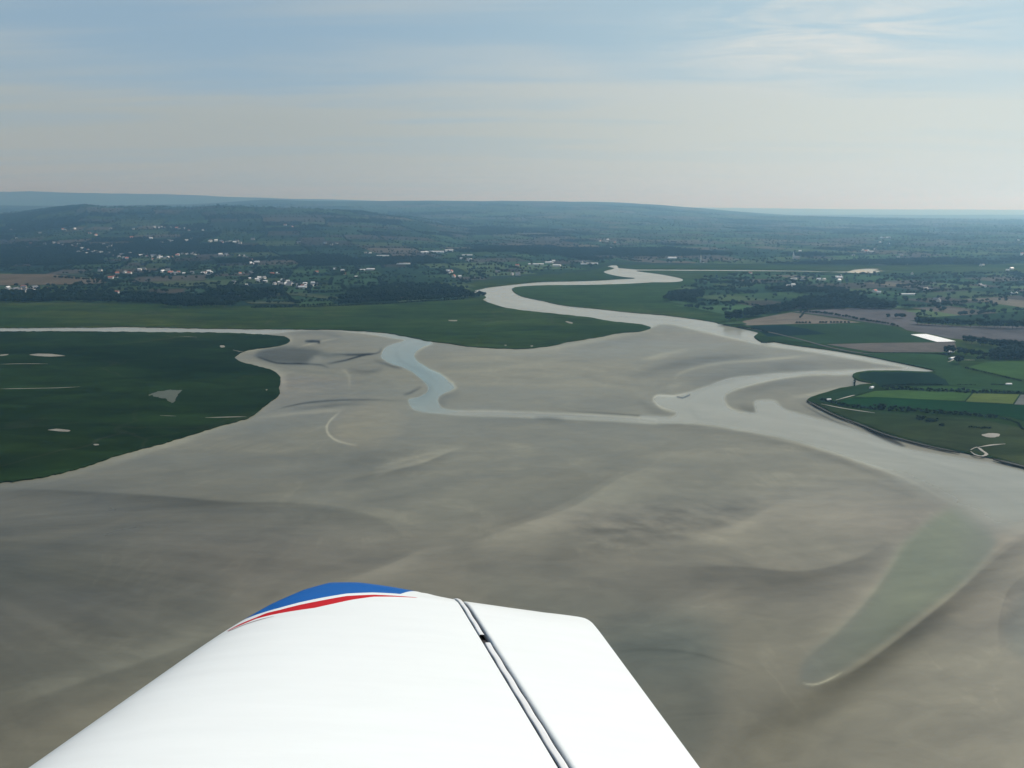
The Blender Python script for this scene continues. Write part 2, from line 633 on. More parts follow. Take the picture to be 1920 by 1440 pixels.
MEADOW_N = [(1196, 504.8), (1300, 505.2), (1420, 506.2), (1520, 507.4), (1560, 509), (1590, 508.5), (1602, 505), (1625, 503), (1655, 503.5), (1640, 506), (1660, 507.5), (2200, 507.5), (2200, 485), (1150, 485), (1160, 502)]
LAND_R = [(1364, 608), (1385, 612.5), (1403, 616), (1418, 620), (1423, 624), (1414, 630), (1420, 636), (1432, 641), (1450, 640), (1480, 645), (1513, 649.5), (1552, 654.5), (1580, 659),
          (1627, 667), (1680, 678), (1727, 688), (1752, 694), (1747, 696.5), (1680, 694.5), (1640, 694.5), (1613, 696.5), (1600, 701), (1601, 708), (1612, 713),
          (1638, 717.5), (1613, 721), (1573, 728), (1547, 736), (1520, 744), (1512, 750), (1527, 756), (1547, 766), (1573, 778), (1607, 791),
          (1630, 800), (1657, 810), (1700, 823), (1747, 835), (1800, 846), (1840, 854), (1863, 858), (1920, 872), (2200, 935), (2200, 570), (1400, 570)]
MAIN = [(1757, 696), (1680, 675), (1627, 664), (1580, 657)]

# everything that is water: traced outlines
POOL = [(450, 611), (-260, 609), (-1700, 610), (-1700, 624), (-260, 624), (0, 623.5), (250, 624.5), (430, 625.5), (500, 626), (560, 620), (620, 619), (665, 623), (710, 629), (735, 634), (760, 638), (735, 646), (722, 652), (716, 662),
        (717, 672), (735, 682), (755, 689), (780, 702), (795, 716), (804, 727), (797, 738), (781, 746), (765, 750), (772, 764), (782, 770), (830, 776),
        (880, 779), (960, 781), (1040, 784), (1130, 788), (1230, 794), (1230, 787), (1130, 779), (1040, 775), (940, 771), (860, 770), (832, 766), (822, 757), (820, 748), (826, 740), (842, 733), (853, 727),
        (848, 719), (840, 713), (825, 700), (806, 693), (785, 680), (777, 670), (780, 660), (796, 650), (812, 644), (780, 628), (700, 612)]
RIVER = [(870, 536), (960, 520), (1120, 506), (1120, 490), (1560, 500), (1650, 500), (1650, 514), (1300, 512), (1290, 520), (1290, 532), (1100, 540), (985, 545), (1060, 565),
         (1200, 580), (1300, 590), (1370, 602), (1440, 622), (1470, 640), (1600, 655), (1700, 672), (1775, 695), (1757, 700), (1660, 700), (1597, 702), (1513, 703),
         (1447, 713), (1390, 727), (1362, 739), (1358, 752), (1370, 767), (1403, 774), (1418, 773), (1413, 753), (1430, 749), (1455, 752), (1467, 765), (1500, 775),
         (1560, 791), (1640, 818), (1697, 840), (1760, 852), (1863, 868), (1940, 880), (2300, 960), (2300, 1020), (1990, 975), (1920, 985), (1880, 990), (1845, 975), (1811, 952), (1790, 938), (1740, 914),
         (1690, 894), (1620, 868), (1540, 842), (1460, 820), (1380, 805), (1300, 795), (1200, 791), (1200, 780), (1262, 780), (1268, 772), (1240, 764), (1228, 756),
         (1224, 748), (1236, 741), (1262, 742), (1290, 736), (1330, 722), (1362, 711), (1410, 704), (1480, 699), (1560, 695), (1640, 692), (1700, 690), (1640, 680),
         (1560, 666), (1500, 656), (1450, 650), (1405, 641), (1362, 632), (1322, 623), (1277, 612), (1240, 607), (1215, 616), (1150, 620), (1000, 600), (900, 575), (880, 545)]
LAGOON = [(1797, 949), (1830, 970), (1861, 997), (1865, 1024), (1812, 1087), (1737, 1144), (1670, 1196), (1610, 1237), (1561, 1267), (1524, 1282),
          (1501, 1279), (1509, 1237), (1557, 1196), (1610, 1147), (1655, 1087), (1692, 1024), (1737, 982)]
BLUEMUD = [(477, 667), (493, 655), (533, 650), (583, 653), (633, 663), (690, 664), (650, 668), (612, 673), (590, 668), (575, 681), (545, 681), (500, 677)]


def build_tidal_flat():
    pys = np.concatenate([[430, 450, 465, 478, 488], np.arange(494, 560, 1.25), np.arange(560, 1000, 1.7), np.arange(1000, 1500, 2.8),
                          [1520, 1560, 1620, 1700, 1850, 2050, 2400, 3000, 4500, 9000]])
    pxs = np.concatenate([[-9000, -5000, -3000, -1800, -1000, -600, -350, -220], np.arange(-150, 2070, 2.4), [2140, 2270, 2500, 2900, 3700, 4900, 7000, 11000]])
    PX, PY = np.meshgrid(pxs, pys)
    X, Y = on_plane(PX, PY, 0.0)
    fpx, fpy = PX.ravel(), PY.ravel()
    N = fpx.size
    tone = np.zeros(N)
    warm = np.zeros(N)
    wet = np.zeros(N)
    arrs = {"tone": tone, "warm": warm, "wet": wet}

    def stroke(pts, wl, wr, amp, ch="tone", taper=True, step=14):
        """a band along a line; wl and wr are its soft widths on either side"""
        L = smooth_line(pts, False, step)
        reach = 2.4 * max(wl, wr)
        sel = np.nonzero((fpx > L[:, 0].min() - reach) & (fpx < L[:, 0].max() + reach) & (fpy > L[:, 1].min() - reach) & (fpy < L[:, 1].max() + reach))[0]
        if not len(sel):
            return
        qx, qy = fpx[sel], fpy[sel]
        best = np.full(len(sel), 1e9)
        sd = np.zeros(len(sel))
        tt = np.zeros(len(sel))
        n = len(L) - 1
        for i in range(n):
            a, b = L[i], L[i + 1]
            e = b - a
            l2 = e @ e + 1e-9
            u = np.clip(((qx - a[0]) * e[0] + (qy - a[1]) * e[1]) / l2, 0, 1)
            dx, dy = qx - a[0] - u * e[0], qy - a[1] - u * e[1]
            d = dx * dx + dy * dy
            m = d < best
            best[m] = d[m]
            sd[m] = (e[0] * dy - e[1] * dx)[m]
            tt[m] = (i + u[m]) / n
        d = np.sqrt(best)
        w = np.where(sd > 0, wr, wl)
        g = np.exp(-(d / w) ** 2)
        if taper:
            g *= np.clip(np.sin(np.pi * np.clip(tt, 0, 1)), 0, 1) ** 0.55
        if max(wl, wr) < 6 and ch == "tone":
            g = g * 1.7
        if ch == "tone":
            g = g * 1.35
        arrs[ch][sel] += amp * g

    def fill(poly, amp, soft=4.0, ch="tone"):
        P = smooth_line(poly, True, 10)
        ins = inside(fpx, fpy, P)
        reach = soft * 2.5
        sel = np.nonzero((fpx > P[:, 0].min() - reach) & (fpx < P[:, 0].max() + reach) & (fpy > P[:, 1].min() - reach) & (fpy < P[:, 1].max() + reach))[0]
        qx, qy = fpx[sel], fpy[sel]
        best = np.full(len(sel), 1e9)
        for i in range(len(P)):
            a, b = P[i], P[(i + 1) % len(P)]
            e = b - a
            l2 = e @ e + 1e-9
            u = np.clip(((qx - a[0]) * e[0] + (qy - a[1]) * e[1]) / l2, 0, 1)
            d = (qx - a[0] - u * e[0]) ** 2 + (qy - a[1] - u * e[1]) ** 2
            best = np.minimum(best, d)
        s = np.where(ins[sel], 1, -1) * np.sqrt(best)
        g = np.clip(0.5 + s / (2 * soft), 0, 1)
        g = g * g * (3 - 2 * g)
        arrs[ch][sel] += amp * g
        return ins

    # broad deposits: warped bands that fan out from the channel
    wx = X.ravel() / 900 + 0.9 * fbm(X.ravel() / 1300, Y.ravel() / 1300, 3, 3)
    wy = Y.ravel() / 420 + 1.4 * fbm(X.ravel() / 1100 + 5, Y.ravel() / 1100, 5, 3) - X.ravel() / 1500
    tone += 0.34 * fbm(wx * 0.55, wy * 0.45, 41, 4, 0.5)
    warm += 1.5 * fbm(wx * 0.5 + 9, wy * 0.35, 55, 3, 0.5)
    fx = X.ravel() / 260 + 1.3 * fbm(X.ravel() / 500, Y.ravel() / 500, 13, 3)
    fy = Y.ravel() / 90 + 1.2 * fbm(X.ravel() / 450, Y.ravel() / 450, 15, 3) - X.ravel() / 420
    tone += 0.13 * fbm(fx * 0.6, fy * 0.5, 61, 4, 0.55)

    # --- left: around the green marsh
    stroke([(440, 668), (455, 660), (480, 655), (520, 647), (545, 640), (545, 633), (520, 627)], 7, 4, 0.25)
    stroke([(441, 672), (470, 684), (505, 694), (526, 706), (530, 720), (528, 735)], 9, 3, 0.28)
    stroke([(525, 738), (505, 756), (470, 783), (430, 796), (367, 815), (310, 832), (213, 858), (133, 884), (20, 904), (-100, 915)], 9, 9, 0.16)
    stroke([(520, 745), (480, 775), (440, 793), (380, 812), (310, 838), (230, 862), (150, 883)], 3, 12, 0.14)
    stroke([(525, 765), (580, 754), (640, 750), (720, 750), (760, 752)], 1.8, 1.8, -0.24)
    stroke([(500, 773), (560, 758), (640, 752)], 1.6, 1.6, -0.14)
    stroke([(545, 768), (600, 763), (660, 757), (690, 757)], 4, 3, -0.15)
    stroke([(480, 785), (560, 775), (630, 770), (650, 766)], 4, 3, 0.2)
    stroke([(640, 770), (622, 785), (612, 800), (616, 815), (635, 828), (672, 836)], 2.2, 1.5, 0.40)
    fill([(655, 770), (720, 760), (760, 790), (740, 815), (690, 835), (640, 822), (625, 800)], 0.10, 16)
    fill([(655, 770), (720, 760), (760, 790), (740, 815), (690, 835), (640, 822), (625, 800)], 0.7, 14, "warm")
    fill(BLUEMUD, -0.50, 6)
    fill([(600, 660), (650, 664), (640, 672), (590, 676)], 0.22, 5)
    fill(BLUEMUD, -0.4, 5, "warm")
    stroke([(480, 668), (520, 681), (560, 682), (600, 684), (617, 690)], 1.6, 1.6, -0.3)
    stroke([(612, 683), (650, 675), (690, 664), (700, 664)], 2, 1.8, -0.35)
    stroke([(620, 664), (660, 665), (695, 664), (712, 660), (714, 650)], 1.8, 1.8, -0.3)
    stroke([(570, 640), (598, 641), (596, 644)], 2.5, 2, -0.6)
    stroke([(555, 652), (600, 640), (643, 633)], 1.2, 2, 0.22)
    stroke([(540, 625), (600, 624), (640, 633), (600, 640), (560, 640)], 4, 4, -0.10)
    stroke([(640, 690), (655, 705), (655, 730)], 2, 3, 0.16)
    stroke([(650, 694), (690, 698), (720, 690)], 5, 5, -0.15)
    stroke([(700, 675), (740, 688), (755, 690)], 3, 3, -0.22)
    stroke([(783, 712), (800, 718), (806, 729), (795, 743), (772, 747)], 6, 3, -0.22)
    stroke([(755, 742), (770, 737), (792, 725)], 4, 2, -0.25)
    stroke([(775, 672), (800, 692), (830, 704), (856, 728), (835, 738), (822, 748), (823, 758)], 2.4, 1.6, 0.22)
    stroke([(860, 728), (830, 740), (822, 752), (838, 764)], 14, 1.5, -0.28)
    stroke([(812, 644), (790, 655), (777, 668)], 1.5, 3, 0.2)
    # --- bank edges of the central meadow
    stroke([(880, 653), (970, 657), (1050, 650), (1110, 638), (1160, 628), (1222, 618)], 3, 5, 0.17)
    stroke([(1080, 650), (1160, 640), (1230, 628)], 7, 12, -0.10)
    fill([(840, 655), (1000, 665), (1150, 700), (1140, 730), (1000, 720), (900, 710)], 0.09, 30)
    fill([(1080, 735), (1150, 732), (1210, 750), (1180, 765), (1090, 758)], -0.10, 14)
    stroke([(1020, 705), (1100, 713), (1170, 728), (1215, 745)], 6, 8, 0.06)
    stroke([(1090, 705), (1150, 718), (1190, 724)], 4, 6, -0.10)
    stroke([(1180, 706), (1240, 690), (1300, 677), (1370, 670), (1440, 668)], 9, 11, -0.26)
    stroke([(1200, 675), (1250, 664), (1290, 654)], 4, 5, 0.17)
    stroke([(1262, 712), (1275, 700), (1310, 688), (1360, 680), (1420, 676), (1480, 670), (1540, 664)], 3.2, 3, 0.24)
    stroke([(1270, 725), (1320, 715), (1400, 700), (1470, 693), (1540, 685)], 16, 8, -0.16)
    stroke([(1250, 728), (1275, 720), (1300, 722)], 6, 5, 0.16)
    stroke([(1195, 750), (1225, 768), (1260, 778)], 6, 8, -0.17)
    stroke([(1224, 748), (1232, 741), (1262, 743), (1290, 737)], 2.2, 2.2, 0.26)
    stroke([(1224, 750), (1240, 765), (1268, 774)], 2.2, 2.2, 0.24)
    stroke([(1270, 744), (1280, 746), (1292, 741)], 1.5, 1.5, -0.7, taper=False)
    stroke([(1060, 771), (1120, 774), (1200, 779), (1260, 781)], 1.6, 1.6, -0.22)
    stroke([(1000, 783), (1030, 784), (1060, 786)], 3, 4, -0.25)
    stroke([(840, 783), (1000, 787), (1150, 792), (1300, 799), (1400, 813), (1500, 836), (1600, 868), (1700, 906), (1770, 942)], 2, 10, -0.13)
    stroke([(1300, 798), (1400, 812), (1500, 833), (1600, 862), (1700, 898), (1770, 935), (1800, 948)], 3, 3, 0.12)
    stroke([(1500, 845), (1580, 868), (1660, 896), (1720, 932)], 6, 7, -0.15)
    stroke([(1625, 900), (1660, 912), (1720, 935)], 4, 6, -0.12)
    # braids and silt streaks inside the channels
    for P, a, b, c in (([(1262, 765), (1400, 792), (1560, 822), (1700, 862), (1860, 925), (1960, 960)], 4, 12, -0.09), ([(1290, 750), (1330, 775), (1450, 800), (1600, 835), (1750, 880)], 10, 4, 0.07),
                       ([(1440, 770), (1560, 805), (1700, 850), (1850, 890), (1960, 905)], 4, 10, 0.08), ([(1500, 800), (1620, 832), (1760, 872), (1900, 905)], 3, 5, -0.08),
                       ([(1300, 742), (1360, 722), (1440, 706), (1560, 699), (1700, 695)], 3, 6, 0.07), ([(1280, 760), (1310, 735), (1360, 718), (1440, 704)], 5, 3, -0.06),
                       ([(1290, 600), (1350, 612), (1410, 632), (1500, 650), (1620, 672)], 3, 4, 0.08), ([(1000, 558), (1100, 582), (1200, 595), (1300, 604)], 2, 3, -0.10),
                       ([(960, 560), (1060, 578), (1160, 590), (1260, 600)], 2, 2, 0.08), ([(900, 545), (925, 556), (980, 570), (1060, 585)], 2, 3, 0.06),
                       ([(780, 640), (745, 655), (750, 675), (800, 700), (830, 725)], 3, 5, -0.10), ([(740, 660), (760, 645), (785, 640)], 2, 3, 0.12),
                       ([(850, 775), (950, 776), (1100, 781), (1230, 788)], 2, 2, -0.08)):
        stroke(P, a, b, c)
    # island in the right hand channel
    stroke([(1362, 740), (1390, 727), (1447, 713), (1513, 704), (1590, 702)], 2.5, 2.5, 0.17)
    stroke([(1360, 742), (1362, 757), (1375, 768), (1405, 775)], 2.5, 2, 0.2)
    stroke([(1385, 758), (1400, 768), (1412, 768), (1415, 758)], 6, 6, -0.2)
    stroke([(1380, 742), (1450, 722), (1530, 713), (1595, 706)], 8, 8, -0.14)
    stroke([(1470, 750), (1540, 735), (1590, 722)], 4, 5, 0.13)
    stroke([(1500, 755), (1540, 780), (1600, 800), (1650, 822), (1700, 838)], 5, 6, -0.08)
    stroke([(1500, 755), (1525, 770), (1565, 790), (1600, 802)], 1.5, 1.5, -0.2)
    stroke([(1290, 762), (1310, 785), (1350, 792)], 5, 5, -0.06)
    fill([(1618, 803), (1640, 807), (1668, 818), (1698, 838), (1680, 835), (1650, 822)], -0.62, 2)
    stroke([(1640, 818), (1600, 800), (1560, 785)], 2, 2, 0.1)
    stroke([(1480, 652), (1560, 662), (1640, 677), (1740, 695)], 3, 3, 0.12)
    fill([(1330, 640), (1440, 655), (1540, 672), (1600, 685), (1560, 690), (1440, 680), (1340, 660)], 0.03, 12)
    fill([(1440, 680), (1560, 676), (1620, 686), (1560, 692), (1460, 694)], -0.12, 8)
    stroke([(1270, 610), (1330, 622), (1400, 640), (1480, 652)], 2, 5, 0.1)
    # --- open sand in the middle and in front
    stroke([(700, 895), (740, 880), (790, 868), (850, 843), (880, 838)], 9, 2.0, 0.23)
    stroke([(700, 880), (760, 862), (830, 845)], 5, 3, 0.12)
    stroke([(640, 905), (700, 890), (780, 872), (850, 848)], 1.5, 18, -0.18)
    stroke([(640, 865), (720, 850), (800, 842)], 10, 12, -0.10)
    fill([(600, 840), (700, 848), (740, 862), (640, 900), (560, 905)], -0.06, 25)
    stroke([(-60, 916), (120, 922), (300, 932), (450, 944), (560, 945), (660, 958), (730, 985), (760, 1020)], 3, 26, -0.19)
    stroke([(550, 942), (640, 955), (720, 968), (800, 990)], 14, 3, 0.10)
    fill([(-200, 950), (200, 960), (500, 985), (720, 1010), (700, 1060), (300, 1080), (-200, 1100)], -0.08, 40)
    fill([(-200, 1060), (400, 1090), (400, 1250), (-200, 1300)], -0.10, 60)
    fill([(-200, 1060), (400, 1090), (400, 1250), (-200, 1300)], -0.5, 60, "warm")
    stroke([(0, 1330), (150, 1275), (300, 1225), (430, 1175)], 22, 5, 0.14)
    stroke([(380, 1200), (540, 1120), (700, 1075), (800, 1035)], 8, 24, 0.13)
    stroke([(640, 1092), (730, 1060), (800, 1030), (850, 1025)], 2, 24, 0.16)
    stroke([(660, 1075), (740, 1045), (820, 1010)], 30, 3, -0.06)
    stroke([(880, 1020), (980, 985), (1080, 950), (1120, 925), (1170, 895), (1215, 878), (1245, 850)], 3.0, 45, 0.20)
    stroke([(880, 1000), (1000, 965), (1090, 925), (1150, 890), (1200, 865)], 50, 2.5, -0.09)
    fill([(1000, 880), (1100, 870), (1080, 930), (960, 970), (880, 975), (900, 920)], -0.05, 30)
    fill([(1060, 985), (1180, 950), (1280, 945), (1410, 940), (1380, 975), (1250, 1015), (1120, 1040), (1020, 1060)], -0.16, 26)
    stroke([(1290, 1010), (1380, 985), (1480, 940), (1560, 930)], 4, 18, 0.13)
    fill([(1300, 1000), (1500, 950), (1660, 960), (1670, 1010), (1560, 1060), (1400, 1062), (1320, 1035)], 0.08, 25)
    stroke([(1290, 1065), (1380, 1064), (1500, 1073), (1600, 1052), (1668, 1015)], 3, 34, -0.24)
    stroke([(1180, 1070), (1350, 1100), (1500, 1115), (1600, 1100)], 30, 30, -0.10)
    fill([(880, 1050), (1060, 1060), (1250, 1110), (1200, 1160), (1000, 1130), (880, 1115)], -0.08, 40)
    fill([(900, 1080), (1300, 1130), (1330, 1240), (1180, 1260), (1000, 1180)], -0.6, 60, "warm")
    fill([(1130, 1200), (1330, 1180), (1350, 1300), (1300, 1430), (1230, 1400)], -0.13, 50)
    fill([(1130, 1200), (1330, 1180), (1350, 1300), (1300, 1430), (1230, 1400)], -0.8, 50, "warm")
    stroke([(1155, 1222), (1220, 1217), (1300, 1225), (1370, 1245), (1420, 1262)], 2.2, 3.5, -0.06)
    # round the lagoon
    fill(LAGOON, -0.04, 5)
    stroke([(1700, 1000), (1665, 1070), (1610, 1140), (1555, 1195), (1500, 1240)], 4, 18, 0.17)
    stroke([(1740, 985), (1700, 1020), (1660, 1080)], 6, 10, 0.13)
    stroke([(1510, 1283), (1535, 1280), (1580, 1260), (1640, 1223), (1720, 1163), (1800, 1100), (1870, 1028), (1930, 990)], 8, 5, 0.20)
    stroke([(1504, 1280), (1524, 1284), (1550, 1276), (1580, 1260)], 1.8, 1.8, 0.45)
    stroke([(1500, 1290), (1580, 1272), (1680, 1205), (1780, 1125), (1880, 1040), (1960, 985)], 3, 30, -0.14)
    stroke([(1440, 1420), (1520, 1330), (1600, 1270), (1700, 1190), (1850, 1070), (1960, 1000)], 30, 40, -0.17)
    stroke([(1400, 1440), (1520, 1330), (1600, 1270), (1700, 1190), (1850, 1070), (1960, 1000)], 40, 50, 0.9, "warm")
    stroke([(1500, 1440), (1560, 1360), (1650, 1290)], 20, 16, 0.07)
    stroke([(1350, 1460), (1440, 1350), (1510, 1290)], 30, 30, -0.12)
    stroke([(1880, 1230), (1872, 1180), (1890, 1110), (1920, 1080), (1960, 1050)], 1.5, 26, -0.12)
    fill([(1680, 1240), (1850, 1180), (2100, 1150), (2100, 1500), (1560, 1500), (1600, 1370)], 0.10, 60)
    fill([(1880, 1180), (1960, 1080), (2100, 1080), (2100, 1230), (1930, 1240)], -0.10, 15)
    fill([(1880, 1180), (1960, 1080), (2100, 1080), (2100, 1230), (1930, 1240)], -1.0, 20, "warm")

    # pale drying rims along the water, broad painted light falloff, drift lines and rippled ground
    ka, kb = RIVER.index((1740, 914)), RIVER.index((1940, 880))
    stroke(RIVER[ka:] + RIVER[:kb], 1.8, 1.8, 0.12)
    stroke([(1760, 925), (1830, 960), (1900, 985), (1990, 975), (2100, 985)], 16, 20, 0.10)
    stroke([(1840, 1010), (1890, 1000), (1960, 965), (2080, 940)], 10, 16, 0.10)
    stroke(POOL + [POOL[0]], 1.6, 1.6, 0.10, taper=False)
    fill([(-400, 860), (300, 880), (560, 960), (620, 1090), (420, 1200), (200, 1330), (-100, 1500), (-600, 1500)], -0.17, 130)  # left foreground darkened: vignette and weaker sky reflection put into the tone
    fill([(700, 640), (1200, 640), (1340, 760), (1700, 900), (1600, 1000), (1000, 900), (760, 850)], 0.12, 90)  # middle flats lightened, the bright side of the same painted falloff
    gx = X.ravel() / 330 + 1.1 * fbm(X.ravel() / 600, Y.ravel() / 600, 113, 3)
    gy = Y.ravel() / 120 + 1.6 * fbm(X.ravel() / 520, Y.ravel() / 520, 115, 3) - X.ravel() / 380
    f1 = fbm(gx * 0.5, gy * 0.35, 117, 3, 0.45)
    m1 = np.clip(fbm(X.ravel() / 420 + 8, Y.ravel() / 300, 119, 2) * 3 + 0.25, 0, 1)
    tone += 0.10 * np.exp(-(f1 / 0.028) ** 2) * m1 - 0.07 * np.exp(-((f1 - 0.05) / 0.03) ** 2) * m1
    rip = np.zeros(N)
    arrs["rip"] = rip
    fill([(1060, 985), (1180, 940), (1300, 935), (1430, 930), (1400, 985), (1250, 1015), (1120, 1030)], 1.0, 30, "rip")
    fill([(640, 690), (800, 700), (780, 770), (640, 800), (560, 770), (560, 700)], 0.35, 40, "rip")
    tone += rip * 0.55 * fbm(X.ravel() / 16 + Y.ravel() / 30, Y.ravel() / 13, 121, 3, 0.6)

    # long curving drift streaks that fan out from the mouth of the channel
    for (qx_, qy_, amp_, x0_, x1_, sd_) in ((2250, 905, 0.17, 900, 1500, 201), (1500, 640, 0.10, 2000, 1200, 211), (-300, 1010, 0.09, 1100, 500, 221)):
        c0, c1 = on_plane(qx_, qy_)
        ddx, ddy = X.ravel() - c0, Y.ravel() - c1
        rr = np.hypot(ddx, ddy)
        th = np.arctan2(ddy, ddx) + 0.25 * fbm(X.ravel() / 900 + sd_, Y.ravel() / 900, sd_, 3) + rr / 5200
        msk = np.clip((fpx - x0_) / (x1_ - x0_), 0, 1) * np.clip((fpy - 640) / 200, 0, 1)
        st = fbm(th * 16, rr / 700, sd_ + 1, 5, 0.55) + 0.6 * fbm(th * 55, rr / 420, sd_ + 5, 3, 0.5)
        tone += amp_ * 1.5 * st * msk

    # water, with an edge as soft as the shoal it lies on
    for nm in ("wa", "wb", "wc", "lagw"):
        arrs[nm] = np.zeros(N)
    gj = np.clip((fpy - 500) / 200, 0.1, 1.0)
    jx = 5.0 * fbm(X.ravel() / 40, Y.ravel() / 90, 71, 4, 0.6) * gj
    jy = 3.6 * fbm(X.ravel() / 40 + 7, Y.ravel() / 90, 73, 4, 0.6) * gj
    ox, oy = fpx.copy(), fpy.copy()
    fpx += jx
    fpy += jy
    arrs["wd"] = np.zeros(N)
    fill(POOL, 1.0, 1.7, "wa")
    fill(POOL, 1.0, 5.5, "wd")
    fill(RIVER, 1.0, 3.4, "wb")
    fill(RIVER, 1.0, 34, "wc")
    fill(LAGOON, 1.0, 14, "lagw")
    fpx[:] = ox
    fpy[:] = oy
    sw = np.clip((fpx - 1480) / 220, 0, 1) * np.clip((fpy - 855 - np.maximum(fpx - 1700, 0) * 0.12) / 50, 0, 1)
    pw = np.clip((fpx - 830) / 60, 0, 1)
    film = np.maximum(arrs["wa"] * (1 - pw) + arrs["wd"] * pw, arrs["wb"] * (1 - sw) + arrs["wc"] * sw)
    lagf = np.clip(arrs["lagw"], 0, 1) * (1 - film)
    film = np.clip(film, 0, 1)
    water = film > 0.5
    lag = lagf > 0.5

    # colours of the deposits
    base = np.array([0.144, 0.136, 0.098])
    olive = np.array([0.146, 0.132, 0.080])
    cool = np.array([0.102, 0.115, 0.092])
    mauve = np.array([0.158, 0.139, 0.108])
    w = np.clip(warm, -1.6, 1.6)[:, None]
    col = base + np.clip(w, 0, 1.6) * 0.7 * (olive - base) + np.clip(-w, 0, 1.6) * 0.7 * (cool - base)
    mv = np.clip(fbm(X.ravel() / 700 + 30, Y.ravel() / 330, 91, 3) * 2.4, 0, 1)[:, None]
    col = col + mv * (mauve - base)
    wcol = np.where(fpx < 1000, 0, 1)[:, None] * np.array([0.185, 0.188, 0.165]) + np.where(fpx < 1000, 1, 0)[:, None] * np.array([0.125, 0.170, 0.165])
    # left reach: grey near the sea arm, blue-green in the pool
    pool = np.clip(1 - np.hypot((fpx - 775) / 130, (fpy - 705) / 90), 0, 1)[:, None] ** 0.5
    grey = np.array([0.218, 0.216, 0.170])
    pc = grey + pool * (np.array([0.120, 0.172, 0.168]) - grey)
    grn = np.clip((fpx - 1500) / 200, 0, 1)[:, None] * np.clip((1900 - fpx) / 120, 0, 1)[:, None]
    lcol = np.array([0.124, 0.127, 0.098]) + grn * np.array([0.006, 0.016, -0.010])
    col = col * (1 - lagf[:, None]) + lcol * lagf[:, None]
    wc_ = np.where(fpx[:, None] < 1000, pc, grey)
    col = col * (1 - film[:, None]) + wc_ * film[:, None]
    k = 1.35 - 0.55 * film - 0.5 * lagf
    # the upper river carries more silt; the mouth of the far creek is bright yellow sand
    up = np.clip((620 - fpy) / 60, 0, 1)[:, None] * (fpx[:, None] > 850) * np.array([0.030, 0.022, 0.012])
    col = col + up
    yel = np.exp(-(((fpx - 1615) / 26) ** 2 + ((fpy - 509) / 3.6) ** 2))[:, None]
    col = col * (1 - yel) + yel * np.array([0.42, 0.30, 0.12])
    col = np.clip(col * (1 + k * tone)[:, None], 0.012, 0.6)
    wet = np.clip(0.45 + 1.4 * fbm(X.ravel() / 600 + 60, Y.ravel() / 250, 101, 3) - 0.5 * tone, 0, 1)
    V = np.stack([X.ravel(), Y.ravel(), np.zeros(N)], 1)
    Q = grid_quads(len(pys), len(pxs))[:, ::-1]
    cx, cy = fpx[Q].mean(1), fpy[Q].mean(1)
    wface = water[Q].sum(1) >= 2
    lface = (lag[Q].sum(1) >= 2) & ~wface
    drained = np.clip(-tone * 1.5 - 0.08, 0, 0.95) * (1 - film)
    allfilm = np.clip(film + 0.40 * lagf, 0, 1)
    left = cx < 1130

    def part(name, sel, mat):
        q = Q[sel]
        used, inv = np.unique(q.ravel(), return_inverse=True)
        me = mesh_np(name, V[used], inv.reshape(-1, 4), True)
        color_attr(me, "deposit", col[used])
        float_attr(me, "wet", wet[used])
        float_attr(me, "film", allfilm[used])
        float_attr(me, "drained", drained[used])
        o = link(name, me, mat)
        o["kind"] = "structure"
        return o

    part("tidal_flat", ~wface & ~lface, M["flat"])
    part("river_water", wface & ~left, M["river"])
    part("tidal_creek_water", wface & left, M["river"])
    part("lagoon_water", lface, M["river"])


build_tidal_flat()

# ground under everything, a little lower, reaching behind the aircraft as well
me = mesh_np("ground", [(-45000, -9000, -0.6), (45000, -9000, -0.6), (45000, 9000, -0.6), (-45000, 9000, -0.6)], [(0, 1, 2, 3)])
color_attr(me, "deposit", np.tile(np.array([0.145, 0.137, 0.113]), (4, 1)))
float_attr(me, "wet", np.full(4, 0.4))
float_attr(me, "film", np.zeros(4))
float_attr(me, "drained", np.zeros(4))
link("ground", me, M["flat"])["kind"] = "structure"


# ------------------------------------------------------------------ hills: the base of the land
def build_hills():
    ys = np.concatenate([np.arange(2600, 9000, 90), np.arange(9000, 22000, 180), np.arange(22000, 63000, 900)])
    us = np.linspace(-1.1, 1.1, 420)
    U, Y = np.meshgrid(us, ys)
    X = U * (Y + 600)
    Z = height(X, Y) + 1.15
    # seaward of the woods the land gives way to the meadows and the flats
    px, py = project(X, Y, np.zeros_like(X))
    front = np.interp(px, [-500, 0, 300, 500, 640, 760, 870, 900, 960, 1100, 1150, 1300, 1700, 1750, 2500], [566, 566, 568, 574, 572, 567, 560, 535, 522, 510, 496, 497, 499, 498, 497])
    Z = np.where(py > front + 0.5, -3.0, Z)
    V = np.stack([X.ravel(), Y.ravel(), Z.ravel()], 1)
    me = mesh_np("hills", V, grid_quads(len(ys), len(us)), True)
    color_attr(me, "crop", np.tile(np.array([0.016, 0.030, 0.018]), (len(V), 1)))
    link("hills", me, M["field"])["kind"] = "structure"


build_hills()

# ------------------------------------------------------------------ meadows and salt marsh
sheet("salt_marsh", MARSH_A, 1.5, M["marsh_dark"], 1.8, seed=2, amp=4.0, step=3)
sheet("salt_meadow", MARSH_B, 1.5, M["marsh_mid"], 1.8, seed=3, amp=3.0, step=3.5)
sheet("river_meadow", MEADOW_D, 1.45, M["marsh_mid"], 1.8, seed=4, amp=1.2)
sheet("river_meadow", MARSH_C, 1.5, M["marsh_green"], 1.8, seed=5, amp=1.6)
sheet("river_meadow", MEADOW_N, 1.45, M["marsh_mid"], 1.8, seed=6, amp=0.6, smooth=False)
sheet("coastal_land", LAND_R, 1.8, M["marsh_mid"], 2.2, seed=7, amp=1.5)

